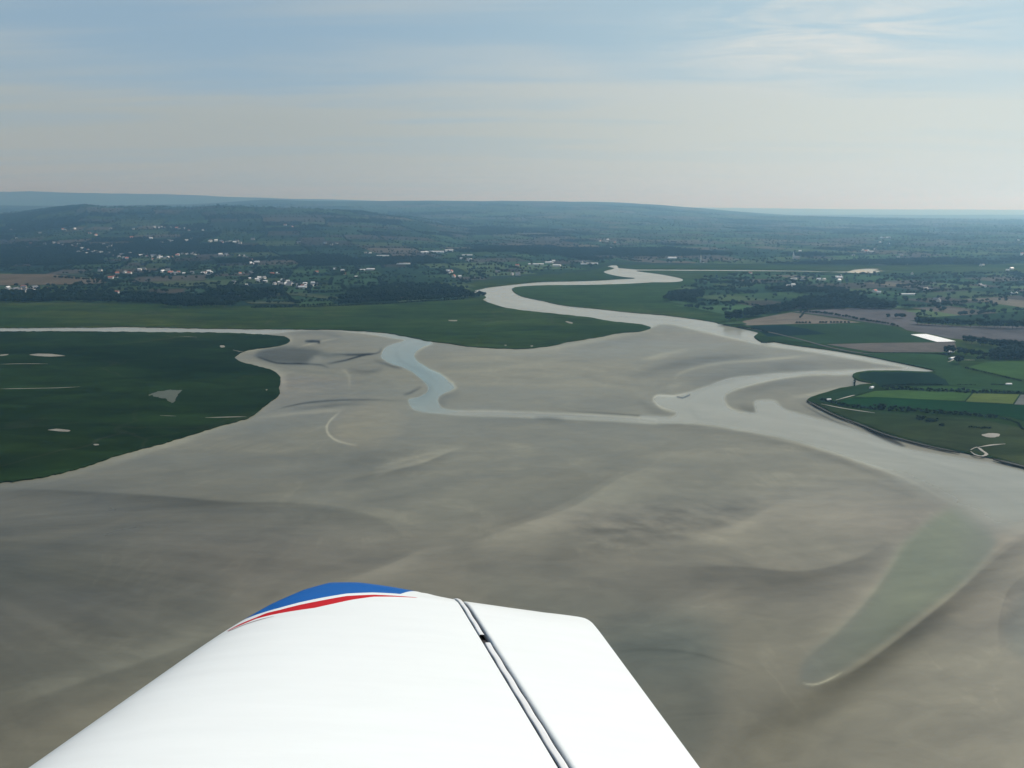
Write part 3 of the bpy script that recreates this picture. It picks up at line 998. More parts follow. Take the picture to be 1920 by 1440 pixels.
# ------------------------------------------------------------------ traced fields on the right bank
BROWN, GREYM, PALE = (0.100, 0.085, 0.075), (0.105, 0.098, 0.092), (0.135, 0.118, 0.095)
G1, G2, G3, G4 = (0.022, 0.050, 0.017), (0.026, 0.062, 0.017), (0.036, 0.076, 0.020), (0.085, 0.115, 0.030)
GD = (0.006, 0.018, 0.018)
TRACED = [
    ([(1384, 607), (1395, 601.5), (1440, 593), (1483, 585.5), (1520, 590), (1570, 597), (1613, 604.5), (1560, 606.5), (1480, 607.5), (1400, 610)], PALE),
    ([(1487, 584), (1560, 578.5), (1640, 577), (1716, 583), (1720, 606), (1800, 611), (1960, 612), (1960, 650), (1900, 643), (1840, 640), (1780, 634), (1745, 626), (1700, 619), (1690, 613), (1640, 606), (1618, 603), (1570, 595), (1520, 588)], (0.088, 0.084, 0.086)),
    ([(1405, 611), (1480, 609), (1600, 607.5), (1640, 608), (1665, 613), (1712, 625), (1757, 641), (1640, 642), (1550, 644.5), (1500, 641), (1440, 632), (1425, 622)], (0.018, 0.040, 0.015)),
    ([(1405, 611), (1470, 609.5), (1510, 616), (1550, 626), (1490, 629), (1440, 631), (1425, 622)], GD),
    ([(1550, 645.5), (1640, 643), (1757, 642), (1790, 641), (1795, 657), (1765, 660), (1640, 660.5), (1600, 654)], (0.100, 0.090, 0.080)),
    ([(1614, 663), (1700, 662), (1765, 663), (1800, 685), (1820, 700), (1770, 712), (1752, 703), (1757, 694), (1700, 682)], G1),
    ([(1612, 699), (1640, 697), (1700, 698), (1750, 700), (1772, 712), (1780, 722), (1650, 724), (1640, 716), (1612, 710)], (0.008, 0.023, 0.015)),
    ([(1815, 688), (1850, 679), (1960, 674), (1960, 716), (1900, 708), (1860, 699)], G3),
    ([(1780, 722), (1772, 710), (1800, 696), (1850, 703), (1900, 715), (1960, 726), (1960, 737), (1900, 733)], G1),
    ([(1650, 726), (1780, 724), (1900, 734), (1900, 735), (1780, 731), (1660, 729)], G2),
    ([(1575, 752), (1600, 745), (1640, 733), (1700, 731), (1822, 736), (1808, 752), (1700, 747), (1600, 744)], G3),
    ([(1565, 757), (1590, 748), (1640, 744), (1720, 748), (1808, 754), (1960, 762), (1960, 800), (1890, 781), (1780, 770), (1690, 765), (1600, 762)], (0.007, 0.032, 0.010)),
    ([(1825, 737.5), (1911, 739.5), (1899, 757), (1811, 752.5)], G4),
    ([(1914, 740), (1990, 742), (1990, 762), (1902, 758)], (0.12, 0.13, 0.12)),
    ([(1530, 752), (1560, 738), (1600, 728), (1640, 722), (1640, 731), (1600, 742), (1560, 757)], (0.014, 0.034, 0.015)),
]
for k, (P, c) in enumerate(TRACED):
    sheet("field", P, 2.0 + 0.012 * k, M["field"], 0.5, smooth=False, amp=0.0, crop=c)
sheet("salt_meadow", [(1516, 752), (1560, 762), (1640, 772), (1700, 777), (1800, 782), (1880, 795), (1960, 822), (1960, 878), (1865, 856), (1800, 844), (1747, 833), (1700, 821),
                      (1657, 808), (1607, 789), (1573, 776), (1547, 764), (1527, 755)], 2.25, M["marsh_tan"], 0.6, seed=12, amp=1.2)

# banks, tracks, pale mud patches
def patch(name, pts, mat, z=2.4, smooth=True, thick=0.5, seed=3, amp=0.8):
    return sheet(name, pts, z, mat, thick, smooth=smooth, amp=amp * 3, seed=seed, step=1.6)


def ribbon(name, pts, w0, mat, z=2.4, thick=0.6, parent=None):
    """a strip of constant real width along a traced line"""
    L = smooth_line(pts, False, 6)
    x, y = on_plane(L[:, 0], L[:, 1], z)
    W = np.stack([x, y], 1)
    T = np.gradient(W, axis=0)
    T /= np.linalg.norm(T, axis=1)[:, None] + 1e-9
    Nn = np.stack([-T[:, 1], T[:, 0]], 1)
    n = len(W)
    wv = w0 * (1 + 0.5 * fbm(np.arange(n) / 2.0, np.zeros(n), 5, 2)) * np.clip(np.minimum(np.arange(n), n - 1 - np.arange(n)) / 3.0, 0.25, 1)
    A, B = W + Nn * wv[:, None] / 2, W - Nn * wv[:, None] / 2
    V = np.concatenate([np.c_[A, np.full(n, z)], np.c_[B, np.full(n, z)], np.c_[A, np.full(n, z - thick)], np.c_[B, np.full(n, z - thick)]])
    i = np.arange(n - 1)
    Q = np.concatenate([np.stack([i, i + n, i + 1 + n, i + 1], 1), np.stack([i + 2 * n, i, i + 1, i + 1 + 2 * n], 1), np.stack([i + n, i + 3 * n, i + 1 + 3 * n, i + 1 + n], 1)])
    o = link(name, mesh_np(name, V, Q), mat, parent)
    o["kind"] = "structure"
    return o


for P in ([(55, 665), (75, 663), (100, 664), (122, 667), (110, 668), (80, 668)], [(0, 665), (15, 664), (12, 666), (0, 667)],
          [(90, 806), (110, 804), (132, 807), (128, 809), (105, 808)], [(175, 833), (184, 832), (186, 834), (178, 835)],
          [(412, 648), (420, 647.5), (422, 650), (415, 651.5)], [(840, 600), (858, 600.5), (856, 602), (842, 601.5)],
          [(1062, 602), (1074, 605), (1072, 607), (1060, 603)], [(945, 647), (950, 646.5), (949, 648)], [(994, 648), (1000, 648), (997, 650)],
          [(500, 766), (501, 765)][:0] or [(498, 730), (502, 730), (500, 732)],
          [(1840, 815), (1860, 812), (1875, 814), (1873, 818), (1855, 820)]):
    patch("mud_patch", P, M["mud"], z=2.45 if P[0][0] > 1500 else 1.62, thick=0.3, amp=0.4)
patch("mud_patch", [(278, 741), (300, 733), (330, 731), (342, 731), (335, 736), (332, 750), (322, 755), (312, 748), (295, 744)], plain("thin_mud", (0.05, 0.062, 0.04), 0.8, 0.5, 0.02), z=1.62, thick=0.3, amp=2.2)
for P, w0 in (([(0, 683), (30, 682), (90, 682)], 3.5), ([(0, 729), (60, 728), (110, 727), (150, 725)], 3.0), ([(335, 630), (370, 632)], 3),
              ([(437, 656), (450, 659), (462, 660)], 5), ([(385, 783), (420, 782), (462, 781)], 4), ([(330, 780), (300, 779)], 2.5)):
    ribbon("marsh_creek", P, w0, M["mud"], z=1.63, thick=0.3)
for P, w0 in (([(1567, 750), (1600, 741), (1603, 740.5)], 4.5), ([(1835, 838), (1860, 834), (1885, 832)], 5), ([(1820, 843), (1832, 838), (1842, 845), (1850, 851), (1842, 855), (1828, 852), (1820, 846)], 5),
              ([(1540, 757), (1580, 765), (1640, 774)], 4), ([(1777, 678.5), (1786, 675), (1790, 671)], 6), ([(1803, 674.5), (1828, 675)], 5)):
    ribbon("track", P, w0 * 0.7, M["road"], z=2.72, thick=0.4)
for P, w0 in (([(1513, 750), (1530, 760), (1573, 781), (1607, 793), (1657, 813), (1700, 825), (1747, 837), (1800, 848)], 4),
              ([(1863, 860), (1920, 874), (2000, 893)], 6), ([(1385, 613), (1430, 620), (1500, 636), (1552, 650), (1590, 658), (1640, 665)], 8)):
    ribbon("dyke_bank", P, w0, M["dirt"], z=2.6, thick=1.5)

# white fleece over a crop
o = sheet("crop_fleece", [(1708, 627), (1722, 626.2), (1737, 626.0), (1762, 632), (1792, 639.5), (1775, 640.5), (1757, 640.8), (1732, 634)], 2.75, M["film"], 0.5, smooth=False, amp=0.0, kind=None)
tag(o, "long white rectangle of crop fleece laid over a field beside the green strip", "crop cover")


# ------------------------------------------------------------------ bocage: every field a polygon of its own colour
EXCLUDE = [MARSH_B, RIVER]
FIELD_OK_FRONT = ([-500, 0, 300, 480, 640, 760, 870, 885, 940, 1100, 1140, 1300, 1450, 1600, 1700, 1750, 2500],
                  [567, 567, 570, 575, 572, 567, 560, 530, 519, 507, 493, 495, 496, 497, 498, 497, 496])
HEDGE_EDGES = []


def warp(a, b):
    c, s = math.cos(0.33), math.sin(0.33)
    x = a * c - b * s
    y = a * s + b * c
    return x + 260 * fbm(a / 1500, b / 1500, 31, 2), y + 260 * fbm(a / 1500 + 9, b / 1500, 33, 2)


def build_fields():
    leaves = []
    stack = [(-46000.0, -24000.0, 46000.0, 66000.0)]
    R = random.Random(5)
    while stack:
        a0, b0, a1, b1 = stack.pop()
        x, y = warp(np.array((a0 + a1) / 2), np.array((b0 + b1) / 2))
        x, y = float(x), float(y)
        half = max(a1 - a0, b1 - b0) * 0.75 + 400
        if y + half < 2300 or y - half > 42000 or abs(x) - half > 0.85 * (y + half) + 300:
            continue
        d = max(y, 2500)
        target = 135 + max(d - 3500, 0) * 0.030
        w, h = a1 - a0, b1 - b0
        lim = target * R.uniform(1.2, 2.6)
        if max(w, h) > lim:
            t = R.uniform(0.38, 0.62)
            if w * R.uniform(0.8, 1.25) > h:
                m = a0 + w * t
                stack += [(a0, b0, m, b1), (m, b0, a1, b1)]
            else:
                m = b0 + h * t
                stack += [(a0, b0, a1, m), (a0, m, a1, b1)]
        else:
            leaves.append((a0, b0, a1, b1))
    lv = np.array(leaves)
    n = len(lv)
    K = 4
    s = np.linspace(0, 1, K + 1)
    SA, SB = np.meshgrid(s, s)
    A = lv[:, 0, None] + (lv[:, 2] - lv[:, 0])[:, None] * SA.ravel()[None]
    B = lv[:, 1, None] + (lv[:, 3] - lv[:, 1])[:, None] * SB.ravel()[None]
    X, Y = warp(A, B)
    Z = height(X, Y) + 2.2
    nv = (K + 1) ** 2
    q = grid_quads(K + 1, K + 1)
    Q = (np.arange(n)[:, None, None] * nv + q[None]).reshape(-1, 4)
    V = np.stack([X.ravel(), Y.ravel(), Z.ravel()], 1)
    # crops
    cx, cy = X[:, nv // 2], Y[:, nv // 2]
    greens = np.array([(0.020, 0.044, 0.024), (0.030, 0.064, 0.030), (0.042, 0.082, 0.036), (0.062, 0.095, 0.045), (0.016, 0.036, 0.022)])
    browns = np.array([(0.085, 0.078, 0.066), (0.070, 0.066, 0.060), (0.105, 0.095, 0.074), (0.060, 0.058, 0.05)])
    r = rng.random(n)
    pick_b = rng.random(n) < (0.17 + 0.12 * (cx > 0) + 0.5 * fbm(cx / 2500, cy / 2500, 77, 2))
    col = greens[rng.integers(0, 5, n)]
    col = np.where(pick_b[:, None], browns[rng.integers(0, 4, n)], col)
    col *= (0.8 + 0.5 * r)[:, None]
    # the hill country is darker, mostly wood and rough pasture; the river plain on the right is farmed
    dk = np.interp(cx / np.maximum(cy, 1), [-0.30, 0.12], [0.58, 0.95]) * np.interp(cy, [3000, 6000, 15000], [1.0, 0.8, 0.6])
    col *= dk[:, None]
    wood = (fbm(cx / 900, cy / 900, 51, 3) > np.interp(cx / cy, [-0.25, 0.15], [0.13, 0.19])) | (rng.random(n) < 0.05)
    steep = np.exp(-((cy - 7600) / 1500) ** 2) * (cx < 0)
    wood |= rng.random(n) < 0.15 * steep
    wood &= ~(cy < 4200)
    col[wood] = (0.007, 0.014, 0.009)
    # in front of the shoreline woods there are no fields
    cxq = X.ravel()[Q].mean(1)
    cyq = Y.ravel()[Q].mean(1)
    pq, rq = project(cxq, cyq, np.zeros_like(cxq))
    front = np.interp(pq, *FIELD_OK_FRONT)
    keep = rq < front
    # beyond the river meadow the same fields continue on the right
    keep |= (pq > 1250) & (rq > 512) & (rq < 572) & inside(pq, rq, [(1270, 575), (1262, 548), (1320, 522), (1400, 514), (2300, 512), (2300, 604), (1960, 606), (1720, 604), (1716, 580), (1640, 575), (1480, 580), (1395, 597), (1360, 590)])
    keep |= inside(pq, rq, [(1270, 575), (1262, 548), (1320, 522), (1400, 514), (2300, 512), (2300, 604), (1960, 606), (1720, 604), (1716, 580), (1640, 575), (1480, 580), (1395, 597), (1360, 590)])
    keep &= ~inside(pq, rq, [(1560, 500), (1650, 500), (1650, 512), (1600, 514), (1560, 511)])
    me = mesh_np("farmland", V, Q[keep])
    cf = np.repeat(np.repeat(col, nv, 0).reshape(n, nv, 3), 1, 0).reshape(-1, 3)
    color_attr(me, "crop", cf)
    link("farmland", me, M["field"])["kind"] = "structure"
    print("fields", n, "quads", int(keep.sum()))
    return lv, wood, cx, cy


LEAVES, WOOD, LCX, LCY = build_fields()

# ------------------------------------------------------------------ trees
def ico(sub=1):
    t = (1 + 5 ** 0.5) / 2
    v = [(-1, t, 0), (1, t, 0), (-1, -t, 0), (1, -t, 0), (0, -1, t), (0, 1, t), (0, -1, -t), (0, 1, -t), (t, 0, -1), (t, 0, 1), (-t, 0, -1), (-t, 0, 1)]
    f = [(0, 11, 5), (0, 5, 1), (0, 1, 7), (0, 7, 10), (0, 10, 11), (1, 5, 9), (5, 11, 4), (11, 10, 2), (10, 7, 6), (7, 1, 8), (3, 9, 4), (3, 4, 2), (3, 2, 6), (3, 6, 8), (3, 8, 9), (4, 9, 5), (2, 4, 11), (6, 2, 10), (8, 6, 7), (9, 8, 1)]
    v = [np.array(p) / np.linalg.norm(p) for p in v]
    for _ in range(sub):
        cache, nf = {}, []

        def mid(a, b):
            k = (min(a, b), max(a, b))
            if k not in cache:
                m = v[a] + v[b]
                v.append(m / np.linalg.norm(m))
                cache[k] = len(v) - 1
            return cache[k]
        for a, b, c in f:
            x, y, z = mid(a, b), mid(b, c), mid(c, a)
            nf += [(a, x, z), (b, y, x), (c, z, y), (x, y, z)]
        f = nf
    return np.array(v), np.array(f)


ICO0, ICO1 = ico(0), ico(1)


def clump_mesh(name, centres, radii, sub=0, leaves=0, seed=0, squash=0.85, rag=0.35):
    """foliage as many ragged clumps with loose leaf faces between them"""
    r = np.random.default_rng(seed)
    bv, bf = ICO1 if sub else ICO0
    Vs, Fs, off = [], [], 0
    for c, rad in zip(centres, radii):
        v = bv * (1 + rag * (r.random((len(bv), 1)) - 0.5) * 2) * rad
        v[:, 2] *= squash
        a = r.uniform(0, 6.28)
        R2 = np.array([[math.cos(a), -math.sin(a), 0], [math.sin(a), math.cos(a), 0], [0, 0, 1]])
        Vs.append(v @ R2.T + np.asarray(c))
        Fs.append(bf + off)
        off += len(v)
        for _ in range(leaves):
            d = r.normal(size=3)
            d /= np.linalg.norm(d)
            p = np.asarray(c) + d * rad * r.uniform(0.85, 1.3)
            q = r.normal(size=(3, 3)) * rad * 0.22
            Vs.append(p + q)
            Fs.append(np.array([[0, 1, 2]]) + off)
            off += 3
    return mesh_np(name, np.concatenate(Vs), np.concatenate(Fs))


def crown_points(shape, n, r):
    P = []
    while len(P) < n:
        p = r.uniform(-1, 1, 3)
        if p @ p > 1:
            continue
        if shape == "round":
            q = p * np.array([0.36, 0.36, 0.33]) + np.array([0, 0, 0.62])
        elif shape == "tall":
            q = p * np.array([0.15, 0.15, 0.42]) + np.array([0, 0, 0.56])
        elif shape == "broad":
            q = p * np.array([0.46, 0.44, 0.27]) + np.array([0, 0, 0.60])
        else:
            q = p * np.array([0.42, 0.38, 0.30]) + np.array([0, 0, 0.36])
        P.append(q)
    return P


def trunk_mesh(top=0.45, r0=0.035, limbs=4, seed=0):
    r = np.random.default_rng(seed)
    V, Q = [], []

    def tube(a, b, ra, rb, k=6):
        a, b = np.array(a, float), np.array(b, float)
        d = (b - a) / np.linalg.norm(b - a)
        u = np.cross(d, [0.3, 0.9, 0.1])
        u /= np.linalg.norm(u)
        w = np.cross(d, u)
        o = len(V)
        for p, rr in ((a, ra), (b, rb)):
            for i in range(k):
                t = 2 * math.pi * i / k
                V.append(p + (u * math.cos(t) + w * math.sin(t)) * rr)
        for i in range(k):
            Q.append((o + i, o + (i + 1) % k, o + k + (i + 1) % k, o + k + i))
    tube((0, 0, -0.02), (0.01, 0, top), r0, r0 * 0.6)
    for i in range(limbs):
        t = 2 * math.pi * i / limbs + r.uniform(0, 1)
        tube((0.01, 0, top * r.uniform(0.7, 1.0)), (0.2 * math.cos(t), 0.2 * math.sin(t), top + 0.22), r0 * 0.45, r0 * 0.15, 5)
    return mesh_np("trunk", np.array(V), Q)


KINDS = {}
for name, shape, n, rad, leaf in (("broadleaf", "round", 22, (0.12, 0.19), "leaf_a"), ("poplar", "tall", 20, (0.09, 0.13), "leaf_b"),
                                  ("oak", "broad", 24, (0.12, 0.19), "leaf_a"), ("bush", "low", 14, (0.16, 0.26), "leaf_b")):
    r = np.random.default_rng(len(name))
    pts = crown_points(shape, n, r)
    me = clump_mesh("crown", pts, r.uniform(rad[0], rad[1], n), sub=0, leaves=9, seed=n)
    me.materials.append(M[leaf])
    tr = trunk_mesh(0.45 if shape != "low" else 0.2, 0.03 if shape != "tall" else 0.02, 4, n)
    tr.materials.append(M["bark"])
    KINDS[name] = (me, tr)

# candidate trees: (x, y, height, kind, label key)
TREES = []


def add_tree(px, py, hpx, kind, key, ratio=None):
    x, y = on_plane(px, py, 2.0) if py > 520 else [v[0] for v in hit_ground(px, py)]
    h = hpx / FPX * float(y) * 1.03
    TREES.append((float(x), float(y), h, kind, key))


def tree_row(pts, spacing, hpx, kind, key, jit=0.8):
    L = np.asarray(pts, float)
    for i in range(len(L) - 1):
        m = max(1, int(np.hypot(*(L[i + 1] - L[i])) / spacing))
        for k in range(m):
            p = L[i] + (L[i + 1] - L[i]) * (k + random.uniform(-0.25, 0.25)) / m
            add_tree(p[0] + random.uniform(-jit, jit), p[1] + random.uniform(-jit, jit) * 0.4, hpx * random.uniform(0.75, 1.2), kind, key)


for p in ((1367, 603, 21), (1382, 602, 24)):
    add_tree(p[0], p[1], p[2], "broadleaf", "point%d" % (p[0] > 1370))
for p in ((1811, 643, 15), (1822, 645, 17)):
    add_tree(*p, "broadleaf", "rowA")
for p in ((1838, 648, 17), (1846, 649, 18), (1860, 651, 17), (1874, 653, 18), (1884, 654, 20), (1893, 655, 19), (1905, 656, 20), (1916, 657, 19), (1930, 658, 20), (1945, 660, 20)):
    add_tree(*p, "broadleaf", "rowA")
for p in ((1774, 663, 15), (1782, 664, 18), (1798, 665, 16), (1806, 666, 14), (1812, 667, 14), (1822, 668, 15), (1836, 670, 15), (1797, 682, 16), (1846, 671, 12), (1856, 672, 14),
          (1866, 672, 17), (1876, 672, 20), (1888, 672, 19), (1900, 673, 21), (1912, 673, 22), (1925, 673, 22), (1834, 676, 9), (1842, 676, 10)):
    add_tree(*p, "oak" if p[0] % 3 == 0 else "broadleaf", "farm")
for p in ((1720, 608), (1727, 609), (1734, 609), (1741, 610), (1748, 610), (1754, 610), (1766, 611), (1777, 611), (1786, 611), (1794, 612), (1803, 612), (1809, 612), (1820, 613), (1836, 613), (1844, 614),
          (1850, 614), (1864, 615), (1871, 615), (1876, 615), (1890, 615), (1898, 616), (1906, 616), (1916, 616), (1925, 616), (1934, 617)):
    add_tree(p[0], p[1], random.uniform(13, 19), "broadleaf", "rowB")
for x0 in (1494, 1499, 1505, 1511, 1518):
    add_tree(x0, 606, 4.5, "bush", "dotsA")
for x0 in (1538, 1543, 1549, 1558, 1564, 1570, 1577, 1584, 1591):
    add_tree(x0, 605.5, 4.5, "bush", "dotsB")
tree_row([(1503, 585), (1535, 587), (1560, 590), (1592, 595), (1613, 600), (1640, 604), (1665, 608), (1688, 614)], 5, 5.5, "bush", "dotsC")
for x0 in (1664, 1681, 1688, 1693):
    add_tree(x0, 597, 10, "poplar", "poplars")
tree_row([(1398, 596), (1410, 590), (1440, 587), (1470, 583), (1494, 580)], 4.5, 14, "oak", "copse")
tree_row([(1400, 593), (1440, 583), (1490, 577)], 4.5, 12, "oak", "copse")
tree_row([(1495, 578), (1540, 575), (1600, 576), (1640, 579), (1682, 580)], 5, 14, "broadleaf", "band")
tree_row([(1495, 572), (1560, 566), (1620, 568), (1640, 574)], 5.5, 14, "oak", "band")
tree_row([(1440, 545), (1500, 548), (1560, 552), (1610, 553)], 6, 9, "oak", "band2")
tree_row([(1255, 562), (1300, 565), (1345, 568), (1384, 571)], 5, 6, "bush", "meadow")
tree_row([(1262, 550), (1300, 546), (1345, 545), (1420, 552)], 5, 6, "bush", "meadow")
tree_row([(1322, 522), (1322, 527), (1340, 531), (1400, 534), (1440, 534)], 5, 5.5, "bush", "meadow")
for x0, y0 in ((1252, 561), (1262, 558), (1272, 556), (1280, 560), (1292, 562), (1266, 563), (1285, 565)):
    add_tree(x0, y0, 11, "oak", "meadow")
tree_row([(640, 572), (700, 568), (760, 566), (830, 562), (880, 558), (902, 557)], 4.0, 10, "broadleaf", "shore")
tree_row([(640, 566), (720, 562), (800, 558), (860, 556)], 4.0, 15, "oak", "shore")
for x0, y0, h0 in ((893, 557, 9), (899, 556, 11), (907, 557, 10), (886, 558, 12), (878, 557, 14), (868, 556, 17), (858, 553, 18)):
    add_tree(x0, y0, h0, "broadleaf", "headland")
tree_row([(480, 577), (560, 575), (640, 572)], 5.5, 5, "bush", "shore2")
tree_row([(310, 575), (350, 577), (400, 575), (440, 575)], 4.0, 12, "oak", "clump")
tree_row([(388, 562), (420, 560), (460, 558), (520, 556)], 5, 17, "oak", "woodL")
tree_row([(0, 566), (60, 567), (110, 562), (170, 566), (240, 568), (310, 568)], 5, 9, "broadleaf", "shoreL")
tree_row([(230, 556), (300, 560), (380, 562)], 5, 12, "broadleaf", "shoreL")
tree_row([(500, 568), (560, 567), (640, 565)], 6, 4, "bush", "shore2")
tree_row([(105, 522), (200, 528), (270, 536), (330, 540), (400, 545)], 6, 6, "bush", "woodL")

WOODS = [[(640, 566), (655, 548), (700, 540), (770, 533), (840, 540), (880, 552), (830, 560), (740, 565)],
         [(385, 562), (392, 545), (430, 540), (500, 545), (525, 556), (470, 565), (400, 568)],
         [(1395, 598), (1400, 586), (1490, 572), (1496, 580), (1440, 590)],
         [(1493, 580), (1500, 562), (1600, 560), (1684, 576), (1640, 580)],
         [(1247, 565), (1255, 552), (1300, 547), (1320, 552), (1300, 566)],
         [(230, 566), (240, 556), (400, 562), (400, 571), (300, 570)],
         [(0, 565), (0, 552), (120, 548), (210, 550), (230, 566), (100, 566)],
         [(1850, 668), (1880, 660), (1960, 655), (1960, 676), (1860, 675)],
         [(1440, 545), (1480, 541), (1560, 543), (1600, 550), (1500, 550)]]


def scatter_woods():
    for W, poly in enumerate(WOODS):
        P = np.array(poly, float)
        (x0, y0), (x1, y1) = P.min(0), P.max(0)
        n = int((x1 - x0) * (y1 - y0) / (20 if W == 7 else 9))
        qx, qy = rng.uniform(x0, x1, n), rng.uniform(y0, y1, n)
        m = inside(qx, qy, P)
        x, y = on_plane(qx[m], qy[m], 2.0)
        for a, b in zip(x, y):
            TREES.append((float(a), float(b), random.uniform(12, 20), random.choice(["oak", "broadleaf"]), "wood%d" % W))


scatter_woods()

# hedgerow and woodland trees over the farmland
def land_trees():
    n = len(LEAVES)
    A, B = [], []
    size = np.minimum(LEAVES[:, 2] - LEAVES[:, 0], LEAVES[:, 3] - LEAVES[:, 1])
    r = rng
    near = LCY < 17000
    for i in np.nonzero(near)[0]:
        a0, b0, a1, b1 = LEAVES[i]
        sp = 9 + max(LCY[i] - 3500, 0) * 0.0030
        for (p, q) in (((a0, b0), (a1, b0)), ((a0, b0), (a0, b1))):
            ln = math.hypot(q[0] - p[0], q[1] - p[1])
            if r.random() < np.interp(LCX[i] / LCY[i], [-0.25, 0.15], [0.22, 0.45]):
                continue
            m = int(ln / sp)
            t = (np.arange(m) + r.uniform(-0.4, 0.4, m)) / max(m, 1)
            t = t[r.random(m) < np.interp(LCX[i] / LCY[i], [-0.25, 0.15], [0.8, 0.6])]
            A.append(p[0] + (q[0] - p[0]) * t + r.normal(0, 2.5, len(t)))
            B.append(p[1] + (q[1] - p[1]) * t + r.normal(0, 2.5, len(t)))
        dens = (0.9 if WOOD[i] else 0.03)
        m = int((a1 - a0) * (b1 - b0) / (sp * 1.15) ** 2 * dens)
        A.append(r.uniform(a0, a1, m))
        B.append(r.uniform(b0, b1, m))
    A, B = np.concatenate(A), np.concatenate(B)
    X, Y = warp(A, B)
    px, py = project(X, Y, np.zeros_like(X))
    front = np.interp(px, *FIELD_OK_FRONT)
    ok = (py < front) & (px > -120) & (px < 2040)
    rz = [(1270, 575), (1262, 548), (1320, 522), (1400, 514), (2300, 512), (2300, 604), (1960, 606), (1720, 604), (1716, 580), (1640, 575), (1480, 580), (1395, 597), (1360, 590)]
    ok |= inside(px, py, rz) & (px < 2040)
    ok &= ~inside(px, py, [(1560, 500), (1650, 500), (1650, 512), (1600, 514), (1560, 511)])
    X, Y = X[ok], Y[ok]
    # keep clear of the open brown field on the left and a few glades
    px, py = px[ok], py[ok]
    glade = inside(px, py, [(-200, 508), (105, 513), (190, 526), (120, 538), (-200, 540)]) | inside(px, py, [(280, 528), (420, 524), (430, 530), (350, 536), (280, 534)])
    X, Y = X[~glade], Y[~glade]
    H = r.uniform(7, 15, len(X)) * (1 + np.clip((Y - 5000) / 14000, 0, 0.6))
    return X, Y, H


LX, LY, LH = land_trees()
print("landscape trees", len(LX))
# rank everything by how large it shows
allx = np.concatenate([[t[0] for t in TREES], LX])
ally = np.concatenate([[t[1] for t in TREES], LY])
allh = np.concatenate([[t[2] for t in TREES], LH])
tpx, tpy = project(allx, ally, height(allx, ally) + 3)
show = allh / ally
kind_is_bush = np.array([t[3] == "bush" for t in TREES] + [False] * len(LX))
view = (tpx > -5) & (tpx < 1925)
order = np.argsort(-(show * view * ~kind_is_bush))
single = set(order[:285].tolist())

LABELS = {
    "point0": ("rounded dark tree on the river point, the one nearer the water", None),
    "point1": ("rounded dark tree on the river point, the taller one beside the copse", None),
    "rowA": ("dark tree in the short row behind the white crop cover", "trees in the row behind the white crop cover"),
    "farm": ("broad dark tree standing round the farm tracks below the grey ploughed field", "trees round the farm tracks"),
    "rowB": ("hazy grey green tree in the long row on the far edge of the ploughed field", "trees in the long row past the ploughed field"),
    "dotsA": ("tiny round bush in the line of five along the pale field edge", "five bushes along the pale field edge"),
    "dotsB": ("tiny round bush in the longer line between pale field and green field", "bushes between pale field and green field"),
    "dotsC": ("small bush in the slanting line across the grey ploughed field", "bushes slanting across the ploughed field"),
    "poplars": ("slim upright tree standing alone in the grey field near the hedge", "slim trees alone in the grey field"),
    "copse": ("dark tree of the dense copse above the pale triangular field", "trees of the copse above the pale field"),
    "band": ("dark tree in the wood belt behind the ploughed fields", "trees in the wood belt behind the ploughed fields"),
    "band2": ("hazy tree in the thin belt across the river plain", "trees in the thin belt across the river plain"),
    "meadow": ("tree in the hedges that loop through the meadow inside the river bend", "trees inside the river bend"),
    "shore": ("dark tree in the shore wood along the central salt meadow", "trees in the shore wood"),
    "headland": ("round dark tree beside the white houses on the river headland", "trees on the river headland"),
    "shore2": ("small bush along the fields west of the shore wood", "bushes along the shore fields"),
    "clump": ("dark tree of the clump standing out onto the salt meadow", "trees of the clump on the salt meadow"),
    "woodL": ("tall dark tree of the wood behind the clump on the salt meadow", "trees of the wood behind the clump"),
    "shoreL": ("dark tree along the shore hedge below the brown field", "trees along the shore hedge"),
    "shorewood": ("dark tree in the depth of the shore wood above the central salt meadow", "trees deep in the shore wood"),
    "farmclump": ("dark tree in the dense clump beyond the farm tracks", "trees in the clump beyond the farm tracks"),
    "land": ("hazy dark tree in the hedgerows of the far farmland", "trees in the far hedgerows"),
}
WOODKEY = ["shorewood", "woodL", "copse", "band", "meadow", "shoreL", "shoreL", "farmclump", "band2"]


def place_tree(i, kind, key):
    x, y, h = allx[i], ally[i], allh[i]
    if key.startswith("wood") and key[4:].isdigit():
        key = WOODKEY[int(key[4:])]
    lab, grp = LABELS[key]
    nm = "bush" if kind == "bush" else ("poplar_tree" if kind == "poplar" else "tree")
    e = bpy.data.objects.new(nm, None)
    e.empty_display_size = 0.1
    COL.objects.link(e)
    zb = float(height(np.array(x), np.array(y))) + 2.0
    zb = max(zb, 1.9)
    w = random.uniform(0.9, 1.15)
    e.location = (x, y, zb)
    e.rotation_euler = (0, 0, random.uniform(0, 6.28))
    e.scale = (h * w, h * w, h)
    tag(e, lab, "bush" if kind == "bush" else "tree", grp)
    if grp:
        TMEMBERS.setdefault(grp, []).append((float(tpx[i]), e, lab))
    cr, tr = KINDS[kind]
    c = bpy.data.objects.new("crown", cr)
    COL.objects.link(c)
    c.parent = e
    t = bpy.data.objects.new("trunk", tr)
    COL.objects.link(t)
    t.parent = e
    return c


